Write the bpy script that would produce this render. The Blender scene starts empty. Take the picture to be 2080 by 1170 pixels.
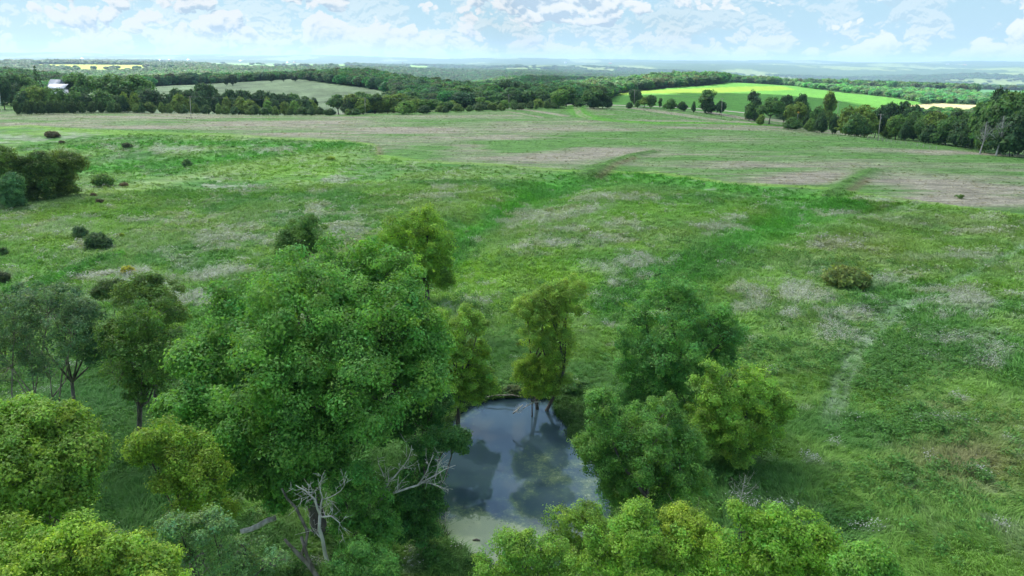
import bpy, math, random
import numpy as np

# ------------------------------------------------------------------ camera, world, sun, exposure
PW, PH, F = 2080.0, 1170.0, 1387.0
EYE = 32.0
PITCH = math.radians(18.39)
ROLL = math.radians(0.33)
CAM = np.array([0.0, 0.0, EYE])
_f = np.array([0.0, math.cos(PITCH), -math.sin(PITCH)])
_u0 = np.array([0.0, math.sin(PITCH), math.cos(PITCH)])
_r0 = np.array([1.0, 0.0, 0.0])
_r = _r0 * math.cos(ROLL) + _u0 * math.sin(ROLL)
_u = -_r0 * math.sin(ROLL) + _u0 * math.cos(ROLL)
SUN_AZ = math.radians(-40.0)      # from +Y towards +X: ahead and to the left
SUN_EL = math.radians(44.0)
SUN_DIR = np.array([math.sin(SUN_AZ) * math.cos(SUN_EL), math.cos(SUN_AZ) * math.cos(SUN_EL), math.sin(SUN_EL)])
EXPOSURE = 1.45
SUN_STRENGTH = 5.0
SKY_STRENGTH = 0.050
CLOUD_LIGHT = 0.41
HAZE_DENSITY = 0.00010

sc = bpy.context.scene
import mathutils
cd = bpy.data.cameras.new('camera')
cam = bpy.data.objects.new('camera', cd)
sc.collection.objects.link(cam)
M = mathutils.Matrix(((_r[0], _u[0], -_f[0], 0), (_r[1], _u[1], -_f[1], 0), (_r[2], _u[2], -_f[2], EYE), (0, 0, 0, 1)))
cam.matrix_world = M
cd.sensor_width = 36.0
cd.lens = F / PW * 36.0
cd.clip_start = 0.5
cd.clip_end = 80000
sc.camera = cam
sc.view_settings.view_transform = 'Standard'
sc.view_settings.look = 'None'
sc.view_settings.gamma = 1.0
sc.view_settings.use_curve_mapping = False
sc.view_settings.exposure = EXPOSURE
sc.render.engine = 'CYCLES'
cy = sc.cycles
cy.use_denoising = True
cy.denoiser = 'OPENIMAGEDENOISE'
cy.denoising_input_passes = 'RGB_ALBEDO_NORMAL'
cy.denoising_prefilter = 'ACCURATE'
cy.max_bounces = 5
cy.diffuse_bounces = 3
cy.glossy_bounces = 2
cy.transmission_bounces = 3
cy.volume_bounces = 0
cy.transparent_max_bounces = 6
cy.sample_clamp_indirect = 4.0
cy.use_adaptive_sampling = False

world = bpy.data.worlds.new('World')
sc.world = world
world.use_nodes = True
wt = world.node_tree
wt.nodes.clear()


def N(nt, typ, **kw):
    n = nt.nodes.new(typ)
    for k, v in kw.items():
        if k.startswith('in_'):
            key = k[3:]
            key = int(key) if key.isdigit() else key
            n.inputs[key].default_value = v
        else:
            setattr(n, k, v)
    return n


def math_node(nt, op, a, b=None, c=None, clamp=False):
    n = nt.nodes.new('ShaderNodeMath')
    n.operation = op
    n.use_clamp = clamp
    for i, x in enumerate((a, b, c)):
        if x is None:
            continue
        if isinstance(x, (int, float)):
            n.inputs[i].default_value = x
        else:
            nt.links.new(x, n.inputs[i])
    return n.outputs[0]


def vmath(nt, op, a, b):
    n = nt.nodes.new('ShaderNodeVectorMath')
    n.operation = op
    for i, x in enumerate((a, b)):
        if isinstance(x, tuple):
            n.inputs[i].default_value = x
        else:
            nt.links.new(x, n.inputs[i])
    return n.outputs[0]


def mixcol(nt, fac, a, b, blend='MIX'):
    n = nt.nodes.new('ShaderNodeMix')
    n.data_type = 'RGBA'
    n.blend_type = blend
    for idx, x in ((0, fac), (6, a), (7, b)):
        if isinstance(x, (int, float)):
            n.inputs[idx].default_value = x
        elif isinstance(x, tuple):
            n.inputs[idx].default_value = x if len(x) == 4 else (*x, 1)
        else:
            nt.links.new(x, n.inputs[idx])
    return n.outputs[2]


def smooth(nt, x, lo, hi, to0=0.0, to1=1.0):
    n = nt.nodes.new('ShaderNodeMapRange')
    n.interpolation_type = 'SMOOTHSTEP'
    nt.links.new(x, n.inputs[0])
    n.inputs[1].default_value = lo
    n.inputs[2].default_value = hi
    n.inputs[3].default_value = to0
    n.inputs[4].default_value = to1
    return n.outputs[0]


def build_world():
    nt = wt
    tc = N(nt, 'ShaderNodeTexCoord')
    sky = N(nt, 'ShaderNodeTexSky', sky_type='NISHITA', sun_disc=False)
    sky.sun_elevation = SUN_EL
    sky.sun_rotation = SUN_AZ
    sky.air_density = 1.0
    sky.dust_density = 0.6
    sky.ozone_density = 1.5
    sep = N(nt, 'ShaderNodeSeparateXYZ')
    nt.links.new(tc.outputs['Generated'], sep.inputs[0])
    z = sep.outputs[2]

    def cloud_noise(off, scale, detail, rough, stretch):
        v = vmath(nt, 'MULTIPLY', tc.outputs['Generated'], (1, 1, stretch))
        v = vmath(nt, 'ADD', v, off)
        n = N(nt, 'ShaderNodeTexNoise', in_Scale=scale, in_Detail=detail, in_Roughness=rough)
        n.noise_dimensions = '3D'
        nt.links.new(v, n.inputs['Vector'])
        return n.outputs[0]
    def puffs(off, sc0, sc1):
        v = vmath(nt, 'MULTIPLY', tc.outputs['Generated'], (1, 1, 1.45))
        v = vmath(nt, 'ADD', v, off)
        n = N(nt, 'ShaderNodeTexNoise', in_Scale=sc0, in_Detail=2.5, in_Roughness=0.5)
        nt.links.new(v, n.inputs['Vector'])
        vw = vmath(nt, 'ADD', v, vmath(nt, 'MULTIPLY', n.outputs['Color'], (.05, .05, .05)))
        r = n.outputs[0]
        for k, amp, dt in ((1.0, .15, 0.0), (2.1, .10, 0.0), (4.6, .055, 0.0), (10.0, .030, 1.0)):
            vo = N(nt, 'ShaderNodeTexNoise', in_Scale=sc1 * k * .8, in_Detail=dt, in_Roughness=0.5)
            nt.links.new(vw if k > 1.5 else v, vo.inputs['Vector'])
            ab = math_node(nt, 'ABSOLUTE', math_node(nt, 'MULTIPLY_ADD', vo.outputs[0], 2.0, -1.0))
            r = math_node(nt, 'MULTIPLY_ADD', math_node(nt, 'SUBTRACT', ab, .25), amp * 1.5, r)
        return r
    a0 = puffs((3.1, 7.7, 0.35), 8.0, 22.0)
    a1 = puffs((3.1 - 0.003, 7.7, 0.35 + 0.008), 8.0, 22.0)
    b0 = puffs((9.2, 1.3, 2.2), 20.0, 46.0)
    b1 = puffs((9.2 - 0.001, 1.3, 2.2 + 0.004), 20.0, 46.0)
    hi = smooth(nt, z, 0.12, 0.40, 0.0, 0.10)
    dens_a = smooth(nt, math_node(nt, 'SUBTRACT', a0, hi), 0.470, 0.500)
    dens_b = smooth(nt, math_node(nt, 'SUBTRACT', b0, hi), 0.44, 0.50)
    dens_b = math_node(nt, 'MULTIPLY', dens_b, smooth(nt, z, 0.02, 0.06, 0.92, 0.5))
    dens = math_node(nt, 'MAXIMUM', dens_a, dens_b)
    sh_a = smooth(nt, math_node(nt, 'SUBTRACT', a0, a1), -0.085, 0.055)
    sh_b = smooth(nt, math_node(nt, 'SUBTRACT', b0, b1), -0.09, 0.06)
    core = smooth(nt, a0, 0.50, 0.68)
    sh = N(nt, 'ShaderNodeMix')
    nt.links.new(dens_a, sh.inputs[0])
    nt.links.new(sh_b, sh.inputs[2])
    nt.links.new(sh_a, sh.inputs[3])
    shade = math_node(nt, 'MULTIPLY_ADD', core, -0.28, sh.outputs[0], clamp=True)
    cr = N(nt, 'ShaderNodeValToRGB')
    e = cr.color_ramp.elements
    e[0].position, e[0].color = 0.16, (0.50, 0.65, 0.79, 1)
    e[1].position, e[1].color = 0.80, (0.88, 0.93, 0.955, 1)
    m = cr.color_ramp.elements.new(0.45)
    m.color = (0.73, 0.83, 0.90, 1)
    nt.links.new(shade, cr.inputs[0])
    skyc = mixcol(nt, 1.0, sky.outputs[0], (0.80, 0.98, 1.10, 1), 'MULTIPLY')
    bg1 = N(nt, 'ShaderNodeBackground', in_Strength=SKY_STRENGTH)
    nt.links.new(skyc, bg1.inputs[0])
    hz = smooth(nt, z, 0.0, 0.045, 0.70, 0.0)
    ccol = mixcol(nt, hz, cr.outputs[0], (0.84, 0.92, 0.97, 1))
    bg2 = N(nt, 'ShaderNodeBackground', in_Strength=CLOUD_LIGHT)
    nt.links.new(ccol, bg2.inputs[0])
    veil = smooth(nt, z, 0.05, 0.45, 0.78, 0.15)
    ccol = mixcol(nt, dens, (0.47, 0.70, 0.86, 1), ccol)
    nt.links.new(ccol, bg2.inputs[0])
    fac = math_node(nt, 'MAXIMUM', dens, math_node(nt, 'MAXIMUM', veil, smooth(nt, z, -0.02, 0.05, 1.0, 0.0)))
    ms = N(nt, 'ShaderNodeMixShader')
    nt.links.new(fac, ms.inputs[0])
    nt.links.new(bg1.outputs[0], ms.inputs[1])
    nt.links.new(bg2.outputs[0], ms.inputs[2])
    out = N(nt, 'ShaderNodeOutputWorld')
    nt.links.new(ms.outputs[0], out.inputs[0])


build_world()
sl = bpy.data.lights.new('sun', 'SUN')
sl.energy = SUN_STRENGTH
sl.angle = math.radians(0.6)
sl.color = (1.0, 0.955, 0.88)
sun = bpy.data.objects.new('sun', sl)
sc.collection.objects.link(sun)
sun.rotation_euler = mathutils.Vector(tuple(SUN_DIR)).to_track_quat('Z', 'Y').to_euler()
sun.location = (-300, 300, 400)

# ------------------------------------------------------------------ maths helpers
rng = np.random.default_rng(7)
random.seed(7)
_tabs = [np.random.default_rng(100 + i).random((256, 256)) for i in range(8)]


def vnoise(x, y, k=0):
    t = _tabs[k % 8]
    xi = np.floor(x).astype(int)
    yi = np.floor(y).astype(int)
    fx = x - xi
    fy = y - yi
    fx = fx * fx * (3 - 2 * fx)
    fy = fy * fy * (3 - 2 * fy)
    a = t[xi & 255, yi & 255]
    b = t[(xi + 1) & 255, yi & 255]
    c = t[xi & 255, (yi + 1) & 255]
    d = t[(xi + 1) & 255, (yi + 1) & 255]
    return (a * (1 - fx) + b * fx) * (1 - fy) + (c * (1 - fx) + d * fx) * fy


def fbm(x, y, k=0, o=4):
    s = 0.0
    a = 1.0
    w = 0.0
    for i in range(o):
        s = s + a * vnoise(x * 2 ** i + 17.3 * i, y * 2 ** i + 5.1 * i, k + i)
        w += a
        a *= 0.5
    return s / w


def sstep(a, b, x):
    t = np.clip((x - a) / (b - a), 0, 1)
    return t * t * (3 - 2 * t)


def project(x, y, z):
    dx, dy, dz = x - CAM[0], y - CAM[1], z - CAM[2]
    zc = dx * _f[0] + dy * _f[1] + dz * _f[2]
    xc = dx * _r[0] + dy * _r[1] + dz * _r[2]
    yc = dx * _u[0] + dy * _u[1] + dz * _u[2]
    zc = np.where(zc < 0.1, 0.1, zc)
    return PW / 2 + F * xc / zc, PH / 2 - F * yc / zc


def ray(u, v):
    d = _f + _r * (u - PW / 2) / F + _u * (PH / 2 - v) / F
    return d            # forward component is exactly 1


def at_depth(u, v, depth):
    return CAM + ray(u, v) * depth


def flat(u, v, z=0.0):
    d = ray(u, v)
    t = (z - EYE) / d[2]
    return CAM + d * t


def inpoly(px, py, poly):
    poly = np.asarray(poly, float)
    r = np.zeros(np.shape(px), bool)
    n = len(poly)
    j = n - 1
    for i in range(n):
        xi, yi = poly[i]
        xj, yj = poly[j]
        c = ((yi > py) != (yj > py)) & (px < (xj - xi) * (py - yi) / (yj - yi + 1e-12) + xi)
        r ^= c
        j = i
    return r


def polydist(px, py, pts, closed=False):
    pts = np.asarray(pts, float)
    best = np.full(np.shape(px), 1e18)
    n = len(pts)
    for i in range(n if closed else n - 1):
        a = pts[i]
        b = pts[(i + 1) % n]
        ab = b - a
        L = (ab ** 2).sum() + 1e-12
        t = np.clip(((px - a[0]) * ab[0] + (py - a[1]) * ab[1]) / L, 0, 1)
        d = (px - a[0] - t * ab[0]) ** 2 + (py - a[1] - t * ab[1]) ** 2
        best = np.minimum(best, d)
    return np.sqrt(best)


# ------------------------------------------------------------------ terrain height
ZD = [1, 300, 350, 400, 450, 500, 560, 650, 750, 900, 1050, 1200, 1500, 2000, 2600, 3500, 5000, 7000, 10000, 14000, 21000]
ZT = {
    -400: [0, 0, 0, 0, 0, 0, -1, -2, -2, 0, 3, 8, 10, 2, 0, 6, -10, -10, 10, 85, 20],
    0:    [0, 0, 0, 0, 0, 0, -1, -2, -2, 0, 3, 4, 2, -14, -14, 8, -10, -10, 10, 85, 20],
    180:  [0, 0, 0, 0, 0, 0, -2, -4, -5, -4, -6, -9, -14, -22, -15, 10, -10, -10, 10, 85, 20],
    350:  [0, 0, 0, 0, 0, -1, -6, -11, -11, -6, -4, -5, -9, -10, -4, 4, -10, -10, 10, 80, 20],
    550:  [0, 0, 0, 0, -1, -4, -9, -12, -11, -5, 0, 1, -6, -14, -6, 6, -10, -10, 10, 70, 20],
    720:  [0, 0, 0, 0, -1, -4, -8, -10, -6, 2, 8, 9, 0, -14, -8, 2, -10, -10, 5, 55, 20],
    900:  [0, 0, 0, 0, -.5, -2, -5, -7, -6, -5, -8, -15, -30, -50, -55, -20, -20, -20, 5, 45, 20],
    1040: [0, 0, 0, 0, 0, -.5, -3, -5, -8, -15, -20, -24, -22, -17, -60, -30, -25, -25, 0, 35, 20],
    1180: [0, 0, 0, 0, 0, 0, -1, -2, -4, -5, -8, -15, -20, -18, -50, -35, -30, -30, 0, 35, 20],
    1350: [0, 0, 0, 0, -.5, -1, -1, -1.5, -1.5, 1, 3, 2, -10, -25, -45, -50, -40, -40, 0, 33, 20],
    1500: [0, 0, 0, -1, -2.5, -3, -3, -3, -2, 0, 3, 2, -10, -30, -50, -60, -90, -60, -5, 33, 20],
    1740: [0, 0, 0, -4, -8, -11, -12, -9, -7, -5, -6, -8, -14, -25, -40, -60, -100, -70, -5, 33, 20],
    2080: [0, 0, -3, -6, -9, -11, -12, -11, -10, -10, -12, -14, -18, -28, -42, -70, -110, -60, 0, 36, 20],
    2500: [0, 0, -3, -6, -9, -11, -12, -11, -10, -10, -12, -14, -18, -28, -42, -70, -110, -60, 0, 36, 20],
}
_us = np.array(sorted(ZT), float)
_G = np.array([ZT[int(k)] for k in _us], float)
_ug = np.linspace(-400, 2500, 291)
_lg = np.linspace(0, math.log(21000), 900)
_ld = np.log(np.array(ZD, float))
_tmp = np.array([np.interp(_lg, _ld, row) for row in _G])
_T = np.array([np.interp(_ug, _us, _tmp[:, j]) for j in range(len(_lg))])   # [logd, u]
_T = _T.T


def _blur(a, s, axis):
    r = int(3 * s)
    k = np.exp(-0.5 * (np.arange(-r, r + 1) / s) ** 2)
    k /= k.sum()
    pad = [(0, 0), (0, 0)]
    pad[axis] = (r, r)
    a = np.pad(a, pad, mode='edge')
    return np.apply_along_axis(lambda m: np.convolve(m, k, 'valid'), axis, a)


_T = _blur(_blur(_T, 5.0, 0), 3.5, 1)


def uh_of(x, y):
    az = np.clip(np.arctan2(x, np.maximum(y, 1e-6)), -1.25, 1.25)
    az = np.where(y <= 0, np.sign(x) * 1.25, az)
    return np.clip(PW / 2 + F * np.tan(az) / math.cos(PITCH), -400, 2500)


POND_Z = -0.35
pond_px = [(905, 868), (925, 845), (950, 826), (1000, 811), (1060, 806), (1120, 816), (1180, 838), (1200, 870), (1206, 905),
           (1222, 950), (1240, 1000), (1248, 1040), (1230, 1090), (1180, 1135), (1120, 1165), (1060, 1165), (1000, 1150), (940, 1120),
           (900, 1090), (875, 1040), (868, 985), (862, 930), (880, 890)]
pond_xy = np.array([flat(u, v, POND_Z)[:2] for u, v in pond_px])

crest_px = [(-300, 460), (0, 415), (150, 393), (350, 356), (500, 328), (620, 306), (760, 288)]
edge_px = [(-300, 258), (0, 262), (150, 265), (350, 273), (500, 280), (620, 285), (760, 287)]
_c = np.array([flat(u, v)[:2] for u, v in crest_px])
_e = np.array([flat(u, v)[:2] for u, v in edge_px])
_ca = np.arctan2(_c[:, 0], _c[:, 1])
_cr = np.hypot(_c[:, 0], _c[:, 1])
_ea = np.arctan2(_e[:, 0], _e[:, 1])
_er = np.hypot(_e[:, 0], _e[:, 1])


def H(x, y):
    x = np.asarray(x, float)
    y = np.asarray(y, float)
    d = np.hypot(x, y)
    uh = uh_of(x, y)
    lu = (uh + 400) / 10.0
    ll = np.log(np.clip(d, 1.0, 20900)) / _lg[1]
    i = np.clip(lu.astype(int), 0, len(_ug) - 2)
    j = np.clip(ll.astype(int), 0, len(_lg) - 2)
    fu = lu - i
    fl = ll - j
    z = (_T[i, j] * (1 - fu) + _T[i + 1, j] * fu) * (1 - fl) + (_T[i, j + 1] * (1 - fu) + _T[i + 1, j + 1] * fu) * fl
    # gully behind the left spur
    az = np.arctan2(x, y)
    c = np.interp(az, _ca, _cr)
    e = np.interp(az, _ea, _er)
    t = (d - c) / np.maximum(e - c, 8)
    dep = np.interp(az, [-1.2, _ca[1], _ca[3], _ca[5], _ca[6]], [16, 15, 12, 6, 0])
    prof = sstep(0, 0.30, t) * (1 - sstep(0.30, 1.02, t))
    z = z - np.where((t > 0) & (t < 1.05) & (y > 0), dep * prof, 0)
    z = z + 1.2 * np.exp(-((t + 0.05) / 0.25) ** 2) * (dep > 0.5) * (y > 0) * np.clip(dep / 8, 0, 1)
    near = np.clip(1 - d / 420, 0, 1)
    z = z + near * (1.5 * (fbm(x / 55 + 3, y / 55, 1, 3) - 0.5) + 0.45 * (fbm(x / 9, y / 9, 3, 3) - 0.5))
    mid = sstep(350, 1200, d) * 1.0
    z = z + mid * 5 * (fbm(x / 260, y / 260, 2, 3) - 0.5)
    far = sstep(2600, 6000, d)
    z = z + far * (95 * (fbm(x / 1700, y / 1300, 4, 4) - 0.5) - 6)
    far2 = sstep(9000, 12500, d) * (1 - sstep(15000, 18000, d))
    z = z + far2 * (28 + 85 * (fbm(x / 2600 + 9, y / 5000, 5, 3) - 0.5))
    # pond basin
    pd = polydist(x, y, pond_xy, True)
    ins = inpoly(x, y, pond_xy)
    sd = np.where(ins, -pd, pd)
    tgt = np.where(sd < 0, POND_Z - 0.15 - 0.9 * sstep(0, 4, -sd), POND_Z + 0.10 + 0.35 * sstep(0, 3, sd))
    w = 1 - sstep(0.5, 9, sd)
    z = z * (1 - w) + tgt * w
    return z


def unproj(u, v, dmin=15, dmax=19000):
    """first point of the terrain seen at a place in the photo"""
    u = np.atleast_1d(np.asarray(u, float))
    v = np.atleast_1d(np.asarray(v, float))
    D = np.array([ray(a, b) for a, b in zip(u, v)])
    hl = np.hypot(D[:, 0], D[:, 1])
    ts = dmin * (1.006 ** np.arange(int(math.log(dmax / dmin) / math.log(1.006))))
    T = ts[None, :] / hl[:, None]
    X = CAM[0] + D[:, 0:1] * T
    Y = CAM[1] + D[:, 1:2] * T
    Z = CAM[2] + D[:, 2:3] * T
    G = H(X, Y)
    below = Z < G
    idx = np.where(below.any(1), below.argmax(1), len(ts) - 1)
    idx = np.maximum(idx, 1)
    r = np.arange(len(u))
    g0 = (Z - G)[r, idx - 1]
    g1 = (Z - G)[r, idx]
    f = np.clip(g0 / (g0 - g1 + 1e-9), 0, 1)
    t = T[r, idx - 1] * (1 - f) + T[r, idx] * f
    P = CAM[None, :] + D * t[:, None]
    P[:, 2] = H(P[:, 0], P[:, 1])
    return P


def polar(u, d):
    """ground point seen in photo column u, d metres away"""
    v = 585.0
    for _ in range(6):
        D = ray(u, v)
        a = math.atan2(D[0], D[1])
        x, y = math.sin(a) * d, math.cos(a) * d
        z = float(H(x, y))
        v = float(project(x, y, z)[1])
    return np.array([x, y, z])


# ------------------------------------------------------------------ land cover
def ell(u, v, cu, cv, ru, rv):
    return np.exp(-(((u - cu) / ru) ** 2 + ((v - cv) / rv) ** 2))


FIELD_FRONT = [(-400, 268), (0, 262), (60, 258), (110, 263), (200, 268), (350, 274), (450, 276), (560, 283), (700, 289), (760, 297), (768, 318), (870, 331),
               (1000, 337), (1190, 352), (1330, 353), (1480, 374), (1700, 386), (1790, 402), (1900, 416), (2080, 441), (2500, 500)]
FIELD = FIELD_FRONT + [(2500, 330), (2080, 290), (1860, 272), (1700, 259), (1560, 240), (1500, 226), (1300, 216), (1180, 212), (1040, 217),
                       (900, 224), (760, 231), (600, 229), (400, 219), (200, 213), (-400, 208)]
PALE_HILL = [(150, 178), (290, 177), (360, 173), (440, 168), (540, 161), (600, 160), (680, 171), (740, 178), (790, 188), (810, 200), (700, 240), (150, 240)]
CROP = [(1222, 210), (1262, 189), (1330, 181), (1440, 173), (1500, 164), (1530, 160), (1600, 163), (1640, 170), (1620, 176), (1700, 187), (1800, 197), (1870, 208),
        (1870, 225), (1750, 250), (1560, 235), (1240, 214)]
TAN_FIELD = [(1846, 214), (1900, 210), (2010, 214), (2010, 232), (1850, 230)]
TEAL_FIELD = [(1960, 175), (2120, 175), (2200, 192), (1985, 196)]
YEL_FIELD = [(50, 130.5), (290, 132), (300, 142), (180, 141), (90, 138)]
GREEN_FIELDS = [[(290, 138), (360, 138), (360, 144), (280, 144)], [(385, 128), (700, 131), (720, 141), (560, 141), (440, 136)], [(830, 133), (872, 134), (872, 142), (830, 142)],
                [(1020, 139), (1130, 141), (1130, 145), (1030, 144)], [(880, 139), (930, 139), (930, 142), (885, 142)]]
LAWN = [(-300, 188), (40, 188), (56, 205), (40, 214), (-300, 214)]
ROADS = [([(1100, 214.5), (1180, 213), (1240, 213.5), (1300, 216), (1380, 219), (1450, 223.5), (1500, 228), (1550, 235)], 3.4),
         ([(-50, 207), (120, 211), (250, 213.5), (400, 219.5), (500, 222.5), (620, 227), (700, 230.5)], 2.6)]
_rd = []
PALE = [(680, 362, 45, 9, 1), (1100, 440, 70, 14, 1.1), (1060, 455, 50, 10, .8), (1180, 427, 40, 9, 1.1), (1260, 403, 80, 9, 1.0), (1130, 497, 60, 10, 1.1), (1060, 505, 40, 9, .9), (1240, 490, 60, 14, 1.0), (1180, 470, 50, 9, .7),
        (1280, 455, 50, 12, .7), (1290, 540, 60, 22, .8), (1300, 567, 30, 8, 1.1), (1460, 462, 40, 10, 1.2), (1480, 450, 20, 14, 1), (1690, 498, 70, 12, 1), (1540, 592, 38, 11, 1.2), (1640, 602, 45, 18, 1.1),
        (1510, 630, 30, 12, 1.1), (565, 305, 50, 7, 1.0), (340, 303, 60, 9, .8), (240, 298, 60, 8, .6), (40, 280, 60, 8, .8), (130, 275, 60, 8, .7), (470, 380, 40, 7, .9), (520, 382, 40, 5, .8), (650, 430, 70, 16, .7),
        (480, 480, 90, 22, .8), (700, 470, 50, 35, .8), (300, 440, 120, 20, .55), (870, 402, 55, 12, .9), (1700, 440, 60, 10, .7), (1950, 600, 90, 26, .6), (1900, 700, 60, 20, .6), (1880, 590, 60, 14, .7),
        (1730, 645, 60, 13, .9), (1980, 470, 80, 12, .6), (1800, 560, 60, 15, .6), (60, 450, 80, 15, .6), (240, 560, 90, 20, .6), (430, 560, 80, 14, .7), (380, 605, 60, 14, .8), (1690, 680, 60, 16, .8), (2000, 740, 60, 30, .6),
        (160, 500, 110, 18, .55), (900, 385, 60, 10, .6), (1760, 405, 60, 8, .5), (1960, 520, 60, 12, .7), (1250, 580, 30, 10, .6), (1860, 760, 70, 25, .35), (1600, 640, 30, 14, .9)]
LUSH = [([(870, 560), (930, 500), (980, 465), (1060, 410), (1160, 372), (1260, 352), (1320, 357)], 26), ([(1300, 357), (1400, 372), (1520, 388), (1640, 402), (1760, 420)], 14),
        ([(1250, 620), (1380, 560), (1500, 500), (1600, 450), (1700, 420)], 42), ([(0, 360), (100, 345), (300, 338), (450, 322), (600, 302), (740, 289)], 13), ([(150, 300), (300, 290), (450, 292), (640, 296)], 6), ([(0, 610), (130, 560), (240, 520)], 8)]
BRIGHT = [(950, 560, 90, 50, 1), (1150, 560, 130, 35, .7), (1330, 430, 130, 18, .7), (1560, 570, 80, 18, .8), (600, 345, 120, 16, .8), (300, 268, 260, 6, 1), (830, 315, 60, 12, .9), (1060, 300, 90, 7, 1), (1150, 286, 80, 5, .8),
          (1850, 500, 90, 12, .7), (870, 300, 50, 6, .7), (1400, 325, 90, 6, .5), (1560, 350, 80, 6, .5), (1240, 345, 60, 6, .7), (660, 335, 60, 10, .8), (1500, 430, 60, 12, .8), (1000, 420, 60, 10, .6), (1650, 470, 60, 14, .4), (1300, 500, 60, 16, .5)]
GREENSTRIP = [[(1170, 214), (1172, 226), (1190, 236), (1240, 245), (1330, 250), (1500, 252), (1600, 256), (1700, 261), (1860, 276), (2080, 295)]]
STUB = [(1150, 315, 130, 10, 1), (980, 300, 60, 8, .8), (1280, 322, 80, 7, .7), (480, 262, 330, 14, 1), (250, 240, 260, 9, .8), (1620, 362, 120, 9, .9), (1950, 385, 160, 22, .9), (1560, 258, 120, 5, .8), (1900, 312, 60, 4, .9), (1700, 270, 140, 5, .6), (1480, 330, 150, 10, .6), (820, 262, 120, 8, .7), (1110, 262, 120, 5, .6)]
FORB = [(1830, 720, 90, 38, 1.2), (1930, 730, 60, 25, .9), (1790, 770, 60, 25, 1.1), (1850, 870, 90, 30, .9), (1560, 712, 40, 12, 1), (1740, 620, 60, 14, .5), (1700, 555, 50, 14, .4), (1500, 760, 60, 20, .5), (1880, 990, 120, 40, .5), (1640, 740, 50, 20, .5)]
TANM = [(1960, 940, 130, 55, 1.0), (1850, 920, 60, 30, .5), (1920, 830, 60, 14, .5), (1000, 1150, 60, 30, .7), (2030, 860, 60, 30, .5), (1760, 500, 120, 40, .35), (1900, 450, 150, 25, .35)]
CRESTLINE = [(-50, 432), (150, 402), (350, 366), (500, 338), (620, 315), (750, 298)]
SHADE_GRASS = [(280, 960, 170, 190), (450, 1120, 200, 90), (1500, 985, 170, 60), (760, 940, 160, 160), (950, 1140, 120, 40), (170, 800, 200, 90), (1220, 780, 120, 60), (1000, 740, 120, 60), (1600, 1080, 200, 60)]  # tree shade painted as darker green, plus some deep green grass
TRACKS = [[(1672, 900), (1680, 850), (1694, 790), (1728, 715), (1750, 690), (1790, 648), (1830, 610)], [(1694, 900), (1704, 850), (1722, 790), (1750, 720), (1772, 692), (1812, 650), (1850, 612)],
          [(1930, 575), (1990, 548), (2090, 498)]]
BERMS = [[(1185, 353), (1230, 336), (1290, 316), (1325, 310)], [(1690, 392), (1725, 372), (1760, 352), (1775, 347)]]
SCARS = [[(1215, 352), (1250, 336), (1290, 322)], [(1728, 388), (1765, 365)], [(768, 298), (771, 314)]]


def W(pts):
    return unproj([p[0] for p in pts], [p[1] for p in pts])[:, :2]


for pts, w in ROADS:
    _rd.append((W(pts), w))
_tr = [W(p) for p in TRACKS]
_be = [W(p) for p in BERMS]
_scar = [W(p) for p in SCARS]
_gs = [W(p) for p in GREENSTRIP]
_rut = [W([(1170, 214), (1169, 222), (1174, 232), (1190, 240)]), W([(1176, 214), (1175, 222), (1181, 231), (1200, 239)])]
_H0 = H
_swale = [(W(LUSH[0][0]), 2.2, 8.0), (W(LUSH[1][0]), 2.0, 7.0), (W(LUSH[2][0]), 1.2, 8.0)]


def H(x, y):
    z = _H0(x, y)
    x = np.asarray(x, float)
    for b, dep_, wd_ in _swale:
        z = z - dep_ * np.exp(-(polydist(x, y, b) / wd_) ** 2)
    for b in _be:
        z = z + 0.9 * np.exp(-(polydist(x, y, b) / 2.6) ** 2)
    return z


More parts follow.
